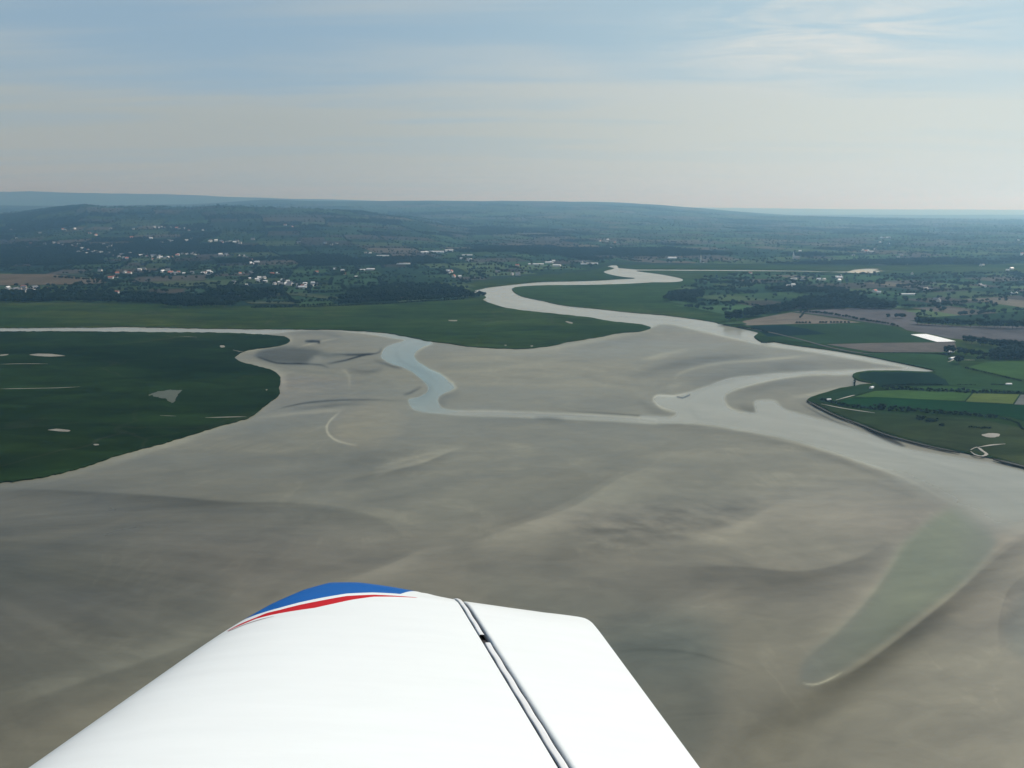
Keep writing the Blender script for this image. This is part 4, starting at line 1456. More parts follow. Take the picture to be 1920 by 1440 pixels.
TMEMBERS = {}
proto = {}
rest = []
for i in range(len(allx)):
    tr = TREES[i] if i < len(TREES) else None
    kind = tr[3] if tr else ("oak" if (i % 3) else "broadleaf")
    key = tr[4] if tr else "land"
    if (i in single) or (kind == "bush" and view[i] and not key in ("meadow", "shore2", "woodL")):
        c = place_tree(i, kind, key)
        proto.setdefault(kind, c)
    else:
        rest.append(i)
rest = np.array(rest)
rest = rest[view[rest] | (np.abs(tpx[rest] - 960) < 1150)]
print("single trees", len(allx) - len(rest), "massed", len(rest))


def massed_trees(name, idx, source):
    """the trees too small and many to count, instanced on points"""
    X, Y, H = allx[idx], ally[idx], allh[idx]
    Z = np.maximum(height(X, Y) + 2.0, np.where(Y < 4500, 1.9, -1e9))
    me = bpy.data.meshes.new(name)
    me.vertices.add(len(X))
    me.vertices.foreach_set("co", np.stack([X, Y, Z], 1).astype(np.float32).ravel())
    float_attr(me, "tree_height", H)
    float_attr(me, "turn", rng.uniform(0, 6.28, len(X)))
    o = bpy.data.objects.new(name, me)
    COL.objects.link(o)
    o["kind"] = "stuff"
    g = bpy.data.node_groups.new(name, "GeometryNodeTree")
    g.interface.new_socket("Geometry", in_out="INPUT", socket_type="NodeSocketGeometry")
    g.interface.new_socket("Geometry", in_out="OUTPUT", socket_type="NodeSocketGeometry")
    N = g.nodes
    gi, go = N.new("NodeGroupInput"), N.new("NodeGroupOutput")
    oi = N.new("GeometryNodeObjectInfo")
    oi.inputs["Object"].default_value = source
    oi.transform_space = "ORIGINAL"
    ip = N.new("GeometryNodeInstanceOnPoints")
    na = N.new("GeometryNodeInputNamedAttribute")
    na.data_type = "FLOAT"
    na.inputs["Name"].default_value = "tree_height"
    nb = N.new("GeometryNodeInputNamedAttribute")
    nb.data_type = "FLOAT"
    nb.inputs["Name"].default_value = "turn"
    cx = N.new("ShaderNodeCombineXYZ")
    g.links.new(nb.outputs["Attribute"], cx.inputs[2])
    e2r = N.new("FunctionNodeEulerToRotation")
    g.links.new(cx.outputs[0], e2r.inputs[0])
    g.links.new(gi.outputs[0], ip.inputs["Points"])
    g.links.new(oi.outputs["Geometry"], ip.inputs["Instance"])
    g.links.new(e2r.outputs[0], ip.inputs["Rotation"])
    g.links.new(na.outputs["Attribute"], ip.inputs["Scale"])
    g.links.new(ip.outputs[0], go.inputs[0])
    md = o.modifiers.new("scatter", "NODES")
    md.node_group = g
    return o


half = rng.random(len(rest)) < 0.5
massed_trees("woodland", rest[half], proto["oak"])
massed_trees("hedgerow_woods", rest[~half], proto["broadleaf"])


# open fields among the woods of the left bank
for k, (P, c) in enumerate((
        ([(-200, 512), (0, 514), (100, 514.5), (140, 519), (190, 524), (200, 530), (140, 533), (60, 534), (-200, 536)], (0.085, 0.070, 0.048)),
        ([(105, 514), (180, 512), (215, 516), (200, 520), (150, 518)], (0.030, 0.045, 0.026)),
        ([(283, 529), (330, 526), (415, 527), (400, 531), (350, 537), (318, 537)], (0.052, 0.070, 0.034)),
        ([(480, 548), (560, 548), (640, 558), (620, 561), (560, 554), (520, 552)], (0.050, 0.066, 0.034)),
        ([(460, 566), (500, 565), (560, 566), (552, 569.5), (470, 569)], (0.055, 0.070, 0.040)),
        ([(345, 543), (385, 540), (392, 548), (350, 553)], (0.022, 0.045, 0.028)),
        ([(865, 505), (925, 503), (930, 511), (880, 515)], (0.045, 0.070, 0.030)),
        ([(1345, 606.5), (1385, 601), (1400, 607), (1368, 608)], (0.03, 0.055, 0.02)))):
    sheet("field", P, 4.2 + 0.03 * k, M["field"], 1.5, smooth=False, amp=0.0, crop=c, drape=True)

# ------------------------------------------------------------------ near hedges, each a thing
def hedge(pts, hpx, label, seed, gap=0.0, leaf="leaf_a", z=2.2, bushy=0.5):
    L = np.asarray(pts, float)
    C, Rr = [], []
    r = np.random.default_rng(seed)
    for i in range(len(L) - 1):
        x0, y0 = on_plane(L[i][0], L[i][1], z)
        x1, y1 = on_plane(L[i + 1][0], L[i + 1][1], z)
        ln = math.hypot(x1 - x0, y1 - y0)
        h = hpx / FPX * (y0 + y1) / 2 * 1.03
        m = max(2, int(ln / (h * 0.42)))
        for k in range(m):
            if r.random() < gap:
                continue
            t = (k + r.uniform(-0.4, 0.4)) / m
            hh = h * (1 - bushy * r.random())
            for q in range(2):
                C.append((x0 + (x1 - x0) * t + r.normal(0, h * 0.16), y0 + (y1 - y0) * t + r.normal(0, h * 0.25), z + hh * (0.28 + 0.42 * q) * r.uniform(0.8, 1.1)))
                Rr.append(hh * r.uniform(0.26, 0.42))
    base = np.array(C[0])
    C = [tuple(np.array(c) - np.array([base[0], base[1], z])) for c in C]
    me = clump_mesh("hedge", C, Rr, sub=0, leaves=6, seed=seed)
    o = link("hedge", me, M[leaf])
    o.location = (base[0], base[1], z)
    return tag(o, label, "hedge")


hedge([(1541, 750), (1560, 755), (1590, 762), (1620, 766), (1660, 769)], 7, "dark hedge running inland from the tip of the headland", 1)
hedge([(1640, 766), (1680, 770), (1710, 771)], 12, "thick tall blue green stretch of hedge at the middle of the long field edge", 2, bushy=0.3)
hedge([(1708, 770), (1740, 773), (1780, 776), (1830, 780), (1874, 784)], 8.5, "long dark ragged hedge between bright green field and olive meadow", 3)
hedge([(1875, 784), (1895, 789), (1910, 795), (1916, 804), (1940, 812)], 4, "thin dark hedge curving round the end of the green field", 4)
hedge([(1655, 729), (1690, 730), (1740, 733), (1792, 734)], 7, "dark bushy hedge along the upper edge of the long green field", 5)
hedge([(1795, 735), (1825, 736), (1835, 738)], 9, "lump of taller bushes where two hedges meet above the lime field", 6, bushy=0.3)
hedge([(1835, 735), (1870, 736), (1920, 738), (1960, 739)], 7, "dark hedge above the lime green field", 7)
hedge([(1655, 724), (1690, 722), (1730, 721), (1768, 722)], 3.5, "low dark hedge under the flat blue green field", 8)
hedge([(1795, 722), (1830, 722)], 2.5, "short low hedge left alone in the middle of the meadow", 9)
hedge([(1858, 721), (1885, 722)], 2.8, "short low hedge ending at a white dot of a hut", 10)
hedge([(1808, 690), (1835, 696), (1860, 702), (1890, 709), (1925, 717)], 3.5, "thin dark hedge slanting between two green pastures", 11, gap=0.2)
hedge([(1816, 801), (1840, 803), (1860, 803)], 4.5, "short strip of scrub above the pale round pond", 13)
hedge([(1752, 664), (1768, 665), (1780, 664)], 4, "low hedge at the end of the brown field by the farm", 14)
hedge([(1616, 661), (1660, 661.5), (1700, 662), (1752, 664)], 1.8, "very thin hedge under the brown strip field", 15)
hedge([(1500, 596), (1510, 583)], 3, "short dark hedge beside the pale triangular field", 16)
hedge([(1745, 593), (1716, 590)], 6, "dark scrub at the corner of the grey field", 17, leaf="leaf_b")
hedge([(1385, 613), (1425, 619), (1440, 624)], 3.5, "scrubby dark hedge along the dyke at the river corner", 18)
hedge([(1428, 643), (1440, 643), (1448, 643)], 4, "patch of scrub hanging over the river bank", 19)
hedge([(1602, 724), (1603, 712)], 3.0, "small scrub at the mouth of the white creek", 20)
hedge([(470, 577), (560, 576), (640, 573.5)], 3, "long thin hedge between salt meadow and shore fields", 21)
hedge([(640, 573.5), (720, 570), (800, 565), (872, 561)], 3.5, "thin hedge in front of the shore wood", 22)
for P, lab, sd in (((1728, 786), "small round dark bush on the olive meadow, the one nearer the hedge", 31), ((1745, 790), "larger round dark bush on the olive meadow, lower of the two", 32),
                   ((1765, 798), "faint small bush trailing behind the two dark bushes on the olive meadow", 33)):
    x, y = on_plane(P[0], P[1], 2.3)
    h = (9 if sd != 33 else 5) / FPX * y
    r = np.random.default_rng(sd)
    n = 26
    pts = [(r.normal(0, h * 0.55), r.normal(0, h * 0.4), abs(r.normal(0.35, 0.2)) * h) for _ in range(n)]
    e = bpy.data.objects.new("bush", None)
    COL.objects.link(e)
    e.location = (x, y, 2.3)
    tag(e, lab, "bush")
    link("foliage", clump_mesh("foliage", pts, r.uniform(0.2, 0.34, n) * h, leaves=6, seed=sd), M["leaf_a"], e)
    tm = trunk_mesh(0.5, 0.05, 3, sd)
    tm.transform(Matrix.Scale(h, 4))
    link("trunk", tm, M["bark"], e)


# ------------------------------------------------------------------ houses
def box(x0, y0, z0, x1, y1, z1):
    V = [(x0, y0, z0), (x1, y0, z0), (x1, y1, z0), (x0, y1, z0), (x0, y0, z1), (x1, y0, z1), (x1, y1, z1), (x0, y1, z1)]
    Q = [(0, 3, 2, 1), (4, 5, 6, 7), (0, 1, 5, 4), (1, 2, 6, 5), (2, 3, 7, 6), (3, 0, 4, 7)]
    return V, Q


def join_boxes(name, boxes):
    V, Q = [], []
    for b in boxes:
        v, q = box(*b)
        o = len(V)
        V += v
        Q += [tuple(i + o for i in f) for f in q]
    return mesh_np(name, V, Q)


def gable_wall(L, W, H, R):
    me = bpy.data.meshes.new("wall")
    a, b = L / 2, W / 2
    V = [(-a, -b, -1), (a, -b, -1), (a, b, -1), (-a, b, -1), (-a, -b, H), (a, -b, H), (a, b, H), (-a, b, H), (-a, 0, H + R), (a, 0, H + R)]
    F = [(0, 1, 5, 4), (2, 3, 7, 6), (1, 2, 6, 9, 5), (3, 0, 4, 8, 7), (4, 5, 9, 8), (6, 7, 8, 9)]
    me.from_pydata(V, [], F)
    me.polygons.foreach_set("use_smooth", np.zeros(len(F), bool))
    return me


def gable_roof(L, W, H, R, e=0.5, t=0.35):
    me = bpy.data.meshes.new("roof")
    a, b = L / 2 + e, W / 2 + e
    k = R / (W / 2)
    V = []
    for s in (0, t):
        V += [(-a, -b, H - k * e + 0.05 + s), (a, -b, H - k * e + 0.05 + s), (-a, 0, H + R + 0.05 + s), (a, 0, H + R + 0.05 + s), (-a, b, H - k * e + 0.05 + s), (a, b, H - k * e + 0.05 + s)]
    F = [(6, 7, 9, 8), (8, 9, 11, 10), (0, 2, 3, 1), (2, 4, 5, 3), (0, 1, 7, 6), (4, 10, 11, 5), (0, 6, 8, 2), (2, 8, 10, 4), (1, 3, 9, 7), (3, 5, 11, 9)]
    me.from_pydata(V, [], F)
    me.polygons.foreach_set("use_smooth", np.zeros(len(F), bool))
    return me


def house_parts(L, W, H, R, wall, roof, chimney=True, wins=3):
    parts = []
    wm = gable_wall(L, W, H, R)
    wm.materials.append(wall)
    rm = gable_roof(L, W, H, R)
    rm.materials.append(roof)
    parts += [("wall", wm, None), ("roof", rm, None)]
    if chimney:
        cm = join_boxes("chimney", [(L / 2 - 1.4, -0.5, H + R - 0.6, L / 2 - 0.5, 0.5, H + R + 1.5), (L / 2 - 1.5, -0.6, H + R + 1.5, L / 2 - 0.4, 0.6, H + R + 1.7)])
        cm.materials.append(M["stone"])
        parts.append(("chimney", cm, 1))
    wmesh = join_boxes("window", [(-0.6, -0.08, 0, 0.6, 0.08, 1.3)])
    wmesh.materials.append(M["glassdark"])
    for k in range(wins):
        x = -L / 2 + L * (k + 0.7) / (wins + 0.4)
        parts.append(("window", wmesh, (x, -W / 2 - 0.06, 1.2)))
    dm = join_boxes("door", [(-0.5, -0.08, 0, 0.5, 0.08, 2.1)])
    dm.materials.append(M["tile"])
    parts.append(("door", dm, (L / 2 - 1.2, -W / 2 - 0.07, 0)))
    return parts


MEMBERS = {}
HOUSE = {
    "white": house_parts(14, 9, 5.2, 3.6, M["render"], M["slate"]),
    "pale": house_parts(13, 9, 4.6, 3.2, M["render"], M["palerf"]),
    "stone": house_parts(15, 8, 5.0, 3.6, M["stone"], M["slate"]),
    "red": house_parts(14, 10, 5.0, 3.8, M["render"], M["tile"]),
    "barn": house_parts(34, 15, 5.5, 2.6, M["palerf"], M["palerf"], False, 0),
    "long": house_parts(90, 22, 6.0, 2.2, M["palerf"], M["palerf"], False, 0),
}


def put_house(kind, px, py, label, group, yaw=None, size=1.0, zoff=0.0):
    x, y = SPOT[(px, py)]
    z = max(float(height(np.array(x), np.array(y))) + 2.1, 1.9)
    nm = {"barn": "barn", "long": "shed"}.get(kind, "house")
    e = bpy.data.objects.new(nm, None)
    COL.objects.link(e)
    e.location = (x, y, z + zoff)
    e.rotation_euler = (0, 0, random.choice([0.0, 0.4, -0.5, 1.2, 0.2]) + random.uniform(-0.3, 0.3) if yaw is None else yaw)
    e.scale = (size, size, size)
    tag(e, label, "building" if nm == "shed" else nm, group)
    if group:
        MEMBERS.setdefault(group, []).append((px, e, kind))
    roof = None
    for n, me, spec in HOUSE[kind]:
        c = bpy.data.objects.new(n, me)
        COL.objects.link(c)
        c.parent = e
        if n == "roof":
            roof = c
        if n == "chimney":
            c.parent = roof
        elif isinstance(spec, tuple):
            c.location = spec


VILLAGES = [
    ("white house with slate roof in the shore hamlet below the brown field", "houses of the shore hamlet", 1.25,
     [(20, 552), (55, 557), (45, 541), (65, 542), (85, 559), (68, 541), (100, 560), (15, 542), (37, 544), (30, 547), (78, 549), (8, 556), (158, 552), (220, 550), (48, 548), (92, 545)]),
    ("white house scattered in the fields behind the brown field", "houses behind the brown field", 1.2,
     [(188, 509), (220, 514), (243, 514), (262, 507), (272, 509), (305, 511), (335, 512), (345, 514), (392, 511), (394, 515), (385, 513), (315, 508), (330, 515), (208, 523)]),
    ("white house in the village between the fields left of the shore wood", "houses of the village by the shore wood", 1.1,
     [(440, 532), (468, 524), (482, 526), (495, 523), (498, 530), (450, 514), (459, 514), (515, 534), (524, 531), (535, 534), (542, 536), (548, 535), (560, 537), (568, 539), (575, 538),
      (585, 537), (592, 536), (594, 512), (628, 506), (533, 530), (572, 534), (463, 536), (486, 529), (521, 514)]),
    ("small bright house in the large village on the left hillside", "houses of the hillside village", 1.25,
     [(148, 460), (155, 464), (158, 472), (163, 476), (180, 473), (184, 477), (190, 476), (195, 479), (200, 465), (207, 463), (201, 470), (223, 483), (232, 485), (238, 486), (228, 480),
      (110, 458), (101, 457), (92, 460), (84, 459), (58, 458), (25, 445), (140, 464), (135, 462), (150, 468), (174, 475), (205, 476), (212, 481), (198, 461), (208, 460)]),
    ("small bright house in the street of houses along the foot of the left hill", "houses along the foot of the hill", 1.2,
     [(260, 479), (264, 481), (268, 480), (275, 482), (280, 481), (285, 483), (290, 482), (297, 485), (302, 484), (309, 485), (315, 484), (335, 478), (342, 477), (350, 478), (360, 477), (366, 476),
      (372, 477), (413, 479), (422, 480), (425, 478), (457, 481), (462, 485), (480, 493), (470, 495), (484, 493)]),
    ("tiny pale house high on the slope of the left hill", "houses high on the left hill", 1.5,
     [(303, 457), (317, 453), (350, 453), (283, 448), (247, 447), (180, 442), (75, 438), (118, 431), (140, 430), (208, 430), (250, 431), (290, 428), (300, 427), (310, 428), (320, 428), (332, 429),
      (345, 430), (367, 431), (395, 453), (405, 453), (415, 454), (425, 455), (432, 455), (440, 456), (450, 457), (20, 433), (30, 432), (474, 450), (535, 423), (610, 458), (622, 460), (560, 457)]),
    ("white house among the trees of the shore wood", "houses in the shore wood", 1.15,
     [(733, 556), (767, 551), (811, 557), (843, 553), (840, 510), (846, 511), (862, 520), (646, 515), (668, 521)]),
    ("white house on the river headland between round trees", "houses on the river headland", 0.9, [(892, 552), (903, 552)]),
    ("pale house of the hamlet past the river bend", "houses past the river bend", 1.3,
     [(933, 512), (970, 500), (1125, 453), (1137, 456), (1153, 456), (1145, 467), (960, 516), (1038, 491), (1090, 492), (865, 486), (880, 490)]),
    ("white house out on the plain among hedges beyond the inner river bend", "houses on the plain", 1.15,
     [(1407, 513), (1490, 525), (1535, 526), (1570, 522), (1576, 524), (1487, 536), (1480, 542), (1500, 472), (1623, 472), (1627, 471), (1787, 488), (1700, 496), (1710, 515), (1843, 498),
      (1889, 508), (1845, 539), (1910, 451), (1915, 479), (1755, 566), (1735, 545), (1820, 488), (1640, 548), (1600, 480), (1690, 480), (1650, 455), (1905, 552)]),
]
_r = random.Random(11)
for v in VILLAGES:
    base = list(v[3])
    extra = []
    for (px, py) in base:
        if len(base) > 8 and _r.random() < 0.62 and len(base) + len(extra) < 49:
            extra.append((round(px + _r.uniform(-16, 16), 1), round(py + _r.uniform(-3.5, 3.5) * (1 if py < 560 else 0.4), 1)))
    v[3].extend(extra)
BIG = (
        ("long", 718, 481, "bright white industrial sheds on the plain left of centre, largest of the pale roofs", 0.8, 0.1),
        ("barn", 690, 476, "pale barn just left of the bright industrial shed", 1.2, 0.1),
        ("barn", 679, 508, "white barn on the fields behind the shore wood, left one of a pair", 0.9, 0.1),
        ("barn", 695, 507, "white barn on the fields behind the shore wood, right one of a pair", 1.1, -0.1),
        ("long", 756, 496, "long low grey shed under the industrial sheds", 0.8, 0.0),
        ("long", 815, 474, "long pale factory roof with a white gable at its end", 1.3, 0.05),
        ("barn", 796, 475, "white gabled hall at the left end of the long factory roof", 1.4, 0.4),
        ("barn", 842, 472, "pale hall at the right end of the long factory roof", 1.5, 0.2),
        ("long", 876, 479, "thin pale shed right of the long factory roof", 0.7, 0.0),
        ("barn", 1028, 494, "pale block of the silo works beside the upper river, left part", 1.0, 0.1),
        ("barn", 1044, 500, "brightest white hall of the works beside the upper river", 1.2, -0.3),
        ("long", 1005, 497, "long grey wall of buildings leading to the riverside works", 0.9, 0.0),
        ("long", 1105, 496, "long pale warehouse between riverside works and far bend", 1.0, 0.0),
        ("barn", 1260, 486, "white barn on the plain above the thin far river", 1.4, 0.1),
        ("barn", 1321, 493, "white barn beside the thin far river", 0.8, 0.3),
        ("long", 1630, 472, "small white shed roofs on the right plain in the haze", 0.6, 0.0),
        ("long", 1700, 553.5, "long pale green greenhouse roof on the right plain", 0.62, 0.03),
        ("barn", 1488, 525, "bright white farm building in the middle of the river plain", 0.75, 0.0),
        ("barn", 1573, 522, "pale farm buildings near the yellow sand bend", 0.9, 0.3),
        ("long", 1660, 446, "pale streak of a shed far off in the right haze", 1.0, 0.0),
        ("barn", 392, 515, "red and white barn among the fields behind the brown field", 0.8, 0.0),
        ("barn", 1785, 674, "white farmhouse barn standing at the farm track", 0.42, 0.5),
        ("barn", 1783, 662, "small white shed in front of the farm trees", 0.35, 0.1),
        ("barn", 1634, 728.5, "small white hut at the corner of the green field by the creek", 0.3, 0.8),
        ("barn", 1891, 721.5, "tiny white hut at the end of the short low hedge", 0.28, 0.0),
        ("barn", 1553, 751.5, "small white hut hidden in the hedge at the headland tip", 0.25, 0.3))
_pts = [p for v in VILLAGES for p in v[3]] + [(b[1], b[2]) for b in BIG]
_x, _y = hit_ground(np.array([p[0] for p in _pts], float), np.array([p[1] for p in _pts], float))
SPOT = {p: (float(a), float(b)) for p, a, b in zip(_pts, _x, _y)}
for lab, grp, sz, pts in VILLAGES:
    for k, (px, py) in enumerate(pts):
        kd = ["white", "pale", "white", "stone", "pale", "red"][(k * 7 + int(px)) % 6]
        put_house(kd, px, py, lab, grp, size=sz * random.uniform(0.8, 1.2))
for kd, px, py, lab, sz, yaw in BIG:
    put_house(kd, px, py, lab, None, yaw, sz, zoff=0.5)


# a slim white church spire on the far plain
def church(px, py, label):
    x, y = [float(v[0]) for v in hit_ground(np.array([px], float), np.array([py], float))]
    z = float(height(np.array(x), np.array(y))) + 2.0
    e = bpy.data.objects.new("church", None)
    COL.objects.link(e)
    e.location = (x, y, z)
    e.scale = (1.3, 1.3, 1.3)
    tag(e, label, "church")
    w = gable_wall(26, 11, 8, 6)
    link("nave", w, M["stone"], e)
    r = gable_roof(26, 11, 8, 6)
    link("roof", r, M["slate"], e)
    t = join_boxes("tower", [(-17, -3, -1, -11, 3, 18)])
    tw = link("tower", t, M["render"], e)
    s = bpy.data.meshes.new("spire")
    s.from_pydata([(-17.3, -3.3, 18), (-10.7, -3.3, 18), (-10.7, 3.3, 18), (-17.3, 3.3, 18), (-14, 0, 34)], [], [(0, 1, 4), (1, 2, 4), (2, 3, 4), (3, 0, 4), (3, 2, 1, 0)])
    link("spire", s, M["render"], tw)


church(1320, 493, "white church with slim spire beside the thin far river")
church(1493, 486, "small pale church spire among the hazy trees of the plain")


# ------------------------------------------------------------------ the aircraft wing
def cam2world(X, Yd, D):
    X, Yd, D = np.asarray(X, float), np.asarray(Yd, float), np.asarray(D, float)
    P = np.stack([X, D * CF[1] - Yd * CU[1], EYE + D * CF[2] - Yd * CU[2]], -1)
    return P


WING_Y = 1.13


def LE(D):
    return -1.395 + 0.074 * (D - 2.2)


def TE(D):
    return 0.555 - 0.118 * (D - 2.35)


def HINGE(D):
    return 0.133 - 0.238 * (D - 2.22)


def naca(s):
    s = np.clip(s, 0, 1)
    return 0.6 * (0.2969 * np.sqrt(s) - 0.126 * s - 0.3516 * s**2 + 0.2843 * s**3 - 0.1036 * s**4)   # half thickness for 12 %


TIPX = np.array([-1.6, -1.30, -1.24, -1.15, -1.05, -0.95, -0.80, -0.60, -0.40, -0.24, 0.7])
TIPD = np.array([3.42, 3.42, 3.74, 4.06, 4.26, 4.36, 4.34, 4.25, 4.15, 4.07, 3.9])


def surf_y(X, D, lower=False):
    """height of the skin, measured down from the eye level of the cabin"""
    c = TE(D) - LE(D)
    s = np.clip((X - LE(D)) / c, 0, 1)
    tip = np.interp(X, TIPX, TIPD)
    q = np.clip((D - (tip - 0.34)) / 0.34, 0, 1)
    k = np.sqrt(np.clip(1 - q ** 2.4, 0, 1))
    t = naca(s) * c * k
    return WING_Y + 0.015 * q ** 2 + (0.75 * t if lower else -1.22 * t)


def mark(px, py):
    """where a mark seen at a photo position lies on the wing: march along the sight line"""
    a, b = (px - 960) / FPX, (py - 720) / FPX
    D = 1.5
    while D < 5:
        if b * D >= surf_y(a * D, D):
            return a * D, D
        D += 0.002
    return a * 4.0, 4.0


def mark_line(pts):
    R = np.array([mark(*p) for p in pts])
    o = np.argsort(R[:, 0])
    return R[o, 0], R[o, 1]


def build_wing():
    root = bpy.data.objects.new("aircraft_wing", None)
    COL.objects.link(root)
    org = cam2world(-0.3, WING_Y, 1.0)
    root.location = org
    tag(root, "white low wing of a light aircraft with blue and red painted tip", "wing")

    def add(name, X, Yd, D, mat, parent=root, flip=False, smooth=True):
        P = cam2world(X, Yd, D) - org
        nr, nc = X.shape
        Q = grid_quads(nr, nc)
        if flip:
            Q = Q[:, ::-1]
        me = mesh_np(name, P.reshape(-1, 3), Q, smooth)
        o = link(name, me, mat, parent)
        if parent is not root:
            o.location = (0, 0, 0)
        return o

    white = M["wing_white"]
    # chordwise stations, dense at the nose
    NS = 110
    u = (1 - np.cos(np.linspace(0, math.pi * 0.5, NS))) ** 1.0
    bx, bd = mark_line([(425, 1181), (450, 1166), (480, 1153), (525, 1139.5), (560, 1130), (600, 1121.5), (650, 1113), (700, 1111), (740, 1113), (780, 1117), (815, 1121.5), (850, 1125.5)])
    rx, rd = mark_line([(425, 1183.5), (450, 1170), (480, 1157.5), (500, 1149.5), (525, 1143.5), (560, 1134.5), (600, 1126.5), (650, 1117.5), (700, 1115), (740, 1117), (780, 1120)])
    lx, ld = mark_line([(425, 1184), (450, 1173), (480, 1160.5), (510, 1153), (530, 1149), (560, 1144), (590, 1140), (625, 1132), (660, 1124.5), (700, 1119), (740, 1119), (780, 1120.8)])

    def Xat(uu, D):
        hi = HINGE(D) - 0.006
        return LE(D) + uu * (hi - LE(D))

    def tipD(uu):
        # outermost skin point for each chord station
        D = np.full_like(uu, 3.9)
        for _ in range(30):
            D = 0.5 * D + 0.5 * np.interp(Xat(uu, D), TIPX, TIPD)
        return D

    TD = tipD(u)

    def bound(xs, ds, uu):
        D = np.full_like(uu, 3.8)
        for _ in range(40):
            X = Xat(uu, D)
            D = 0.5 * D + 0.5 * np.interp(X, xs, ds)
        return np.minimum(D, TD)

    b_low, b_red, b_wht = bound(lx, ld, u), bound(rx, rd, u), bound(bx, bd, u)
    # beyond the ends of the painted lines the colours close up
    xm = Xat(u, b_wht)
    xa, xb = -0.54, -0.36
    fade = np.clip((xm - xa) / (xb - xa), 0, 1)
    b_wht = b_wht + (TD - b_wht) * fade
    b_red = np.minimum(b_red, b_wht)
    b_low = np.minimum(b_low, b_red)
    xr = Xat(u, b_red)
    b_low = np.where((xr > rx[-1]) | (xr < rx[0]), b_red, b_low)

    def band(name, d0, d1, rows, mat, parent=root):
        t = np.linspace(0, 1, rows)[:, None]
        D = d0[None] * (1 - t) + d1[None] * t
        X = Xat(np.repeat(u[None], rows, 0), D)
        Y = surf_y(X, D)
        return add(name, X, Y, D, mat, parent)

    skin = band("wing_skin", np.full(NS, 1.05), b_low, 90, white)
    tipc = band("wing_tip", b_wht, TD, 26, M["wing_blue"])
    band("red_stripe", b_low, b_red, 5, M["wing_red"], tipc)
    band("white_stripe", b_red, b_wht, 4, white, tipc)
    # a thin dark red pinstripe under the red one, near the nose
    mx, md = mark_line([(428, 1184), (440, 1179), (460, 1171), (480, 1164.5), (500, 1159), (514, 1156)])
    Dm = np.linspace(0, 1, 24)
    xx = np.interp(Dm, [0, 1], [mx[0], mx[-1]])
    dd = np.interp(xx, mx, md)
    hw = 0.007 * (1 - Dm) + 0.0012
    Xp = np.stack([xx, xx])
    Dp = np.stack([dd - hw, dd + hw])
    add("pinstripe", Xp, surf_y(Xp, Dp) - 0.0012, Dp, M["wing_maroon"], tipc)
    # underside
    t = np.linspace(0, 1, 70)[:, None]
    D = 1.05 * (1 - t) + TD[None] * t
    X = Xat(np.repeat(u[None], 70, 0), D)
    add("wing_underside", X, surf_y(X, D, True), D, white, root, True)
    # spar face that closes the wing box behind the hinge gap
    Dl = np.linspace(1.05, float(TD[-1]), 60)
    Xl = HINGE(Dl) - 0.006
    yt, yb = surf_y(Xl, Dl), surf_y(Xl, Dl, True)
    add("rear_spar", np.stack([Xl, Xl]), np.stack([yt, yb]), np.stack([Dl, Dl]), M["gap_dark"], root)
    # small radius lip along the trailing edge of the skin
    # aileron and the fixed outer piece are lofts from the gap to the trailing edge
    DN = 3.27

    def rear(name, d0, d1, lead, lift, mat, rows=50, closing=True, dmax=None):
        uu = (1 - np.cos(np.linspace(0, math.pi, 46))) / 2
        t = np.linspace(0, 1, rows)[:, None]
        D = d0 + (d1 - d0) * t + 0 * uu[None]
        if dmax is not None:
            D = d0 + (np.interp(uu, dmax[0], dmax[1])[None] - d0) * t
        X0, X1 = HINGE(D) + lead, TE(D)
        X = X0 + uu[None] * (X1 - X0)
        y0 = surf_y(X, D) - lift
        nose = 0.018
        e = np.clip((X - X0) / nose, 0, 1)
        drop_ = (1 - np.sqrt(np.clip(1 - (1 - e) ** 2, 0, 1))) * 0.026
        Yd = y0 + drop_
        o = add(name, X, Yd, D, mat)
        yb = surf_y(X, D, True)
        yb = np.maximum(yb - drop_ * 0.3, Yd + 0.004)
        add("lower_skin", X, yb, D, mat, o, True)
        for k in (0, -1):
            add("end_rib", np.stack([X[k], X[k]]), np.stack([Yd[k], yb[k]]), np.stack([D[k], D[k]]), mat, o, k == 0)
        return o

    # outboard edge with its rounded rear corner
    ce = [0, 0.30, 0.60, 0.85, 0.93, 0.97, 0.99, 1.0]
    cd = [4.045, 4.020, 3.985, 3.945, 3.93, 3.91, 3.875, 3.82]
    ail = rear("aileron", 1.05, 3.9, 0.034, 0.0, white, 70, dmax=(ce, cd))

    # hinge cover strips lying in the gap, inner and outer one
    def strip(name, d0, d1, xa, xb, ya):
        Dl = np.linspace(d0, d1, 80)
        n = 9
        prof_ = np.linspace(0, 1, n)
        wav = 0.0010 * np.sin(Dl * 31) + 0.0012 * fbm(Dl * 9, Dl * 0, 3, 3)
        X = HINGE(Dl)[None] + xa + (xb - xa) * prof_[:, None] + wav[None]
        round_ = (1 - np.sqrt(np.clip(1 - (2 * prof_ - 1) ** 4, 0, 1)))[:, None] * 0.006
        Yd = surf_y(HINGE(Dl), Dl)[None] + ya + round_
        D = np.repeat(Dl[None], n, 0)
        o = add(name, X, Yd, D, M["strip"], root, True)
        return o

    strip("hinge_cover", 1.05, DN, 0.003, 0.030, 0.0035)
    strip("hinge_cover", DN + 0.075, 4.09, -0.001, 0.022, -0.004)
    # dark sheet in the notch between the covers, shade put into its colour
    Dl = np.linspace(DN - 0.01, DN + 0.09, 6)
    X = np.stack([HINGE(Dl) + 0.0, HINGE(Dl) + 0.03])
    add("notch_shade", X, surf_y(X, np.stack([Dl, Dl])) + 0.022, np.stack([Dl, Dl]), M["gap_dark"], root, True)
    # floor of the gap
    Dl = np.linspace(1.05, 4.0, 60)
    X = np.stack([HINGE(Dl) - 0.004, HINGE(Dl) + 0.045])
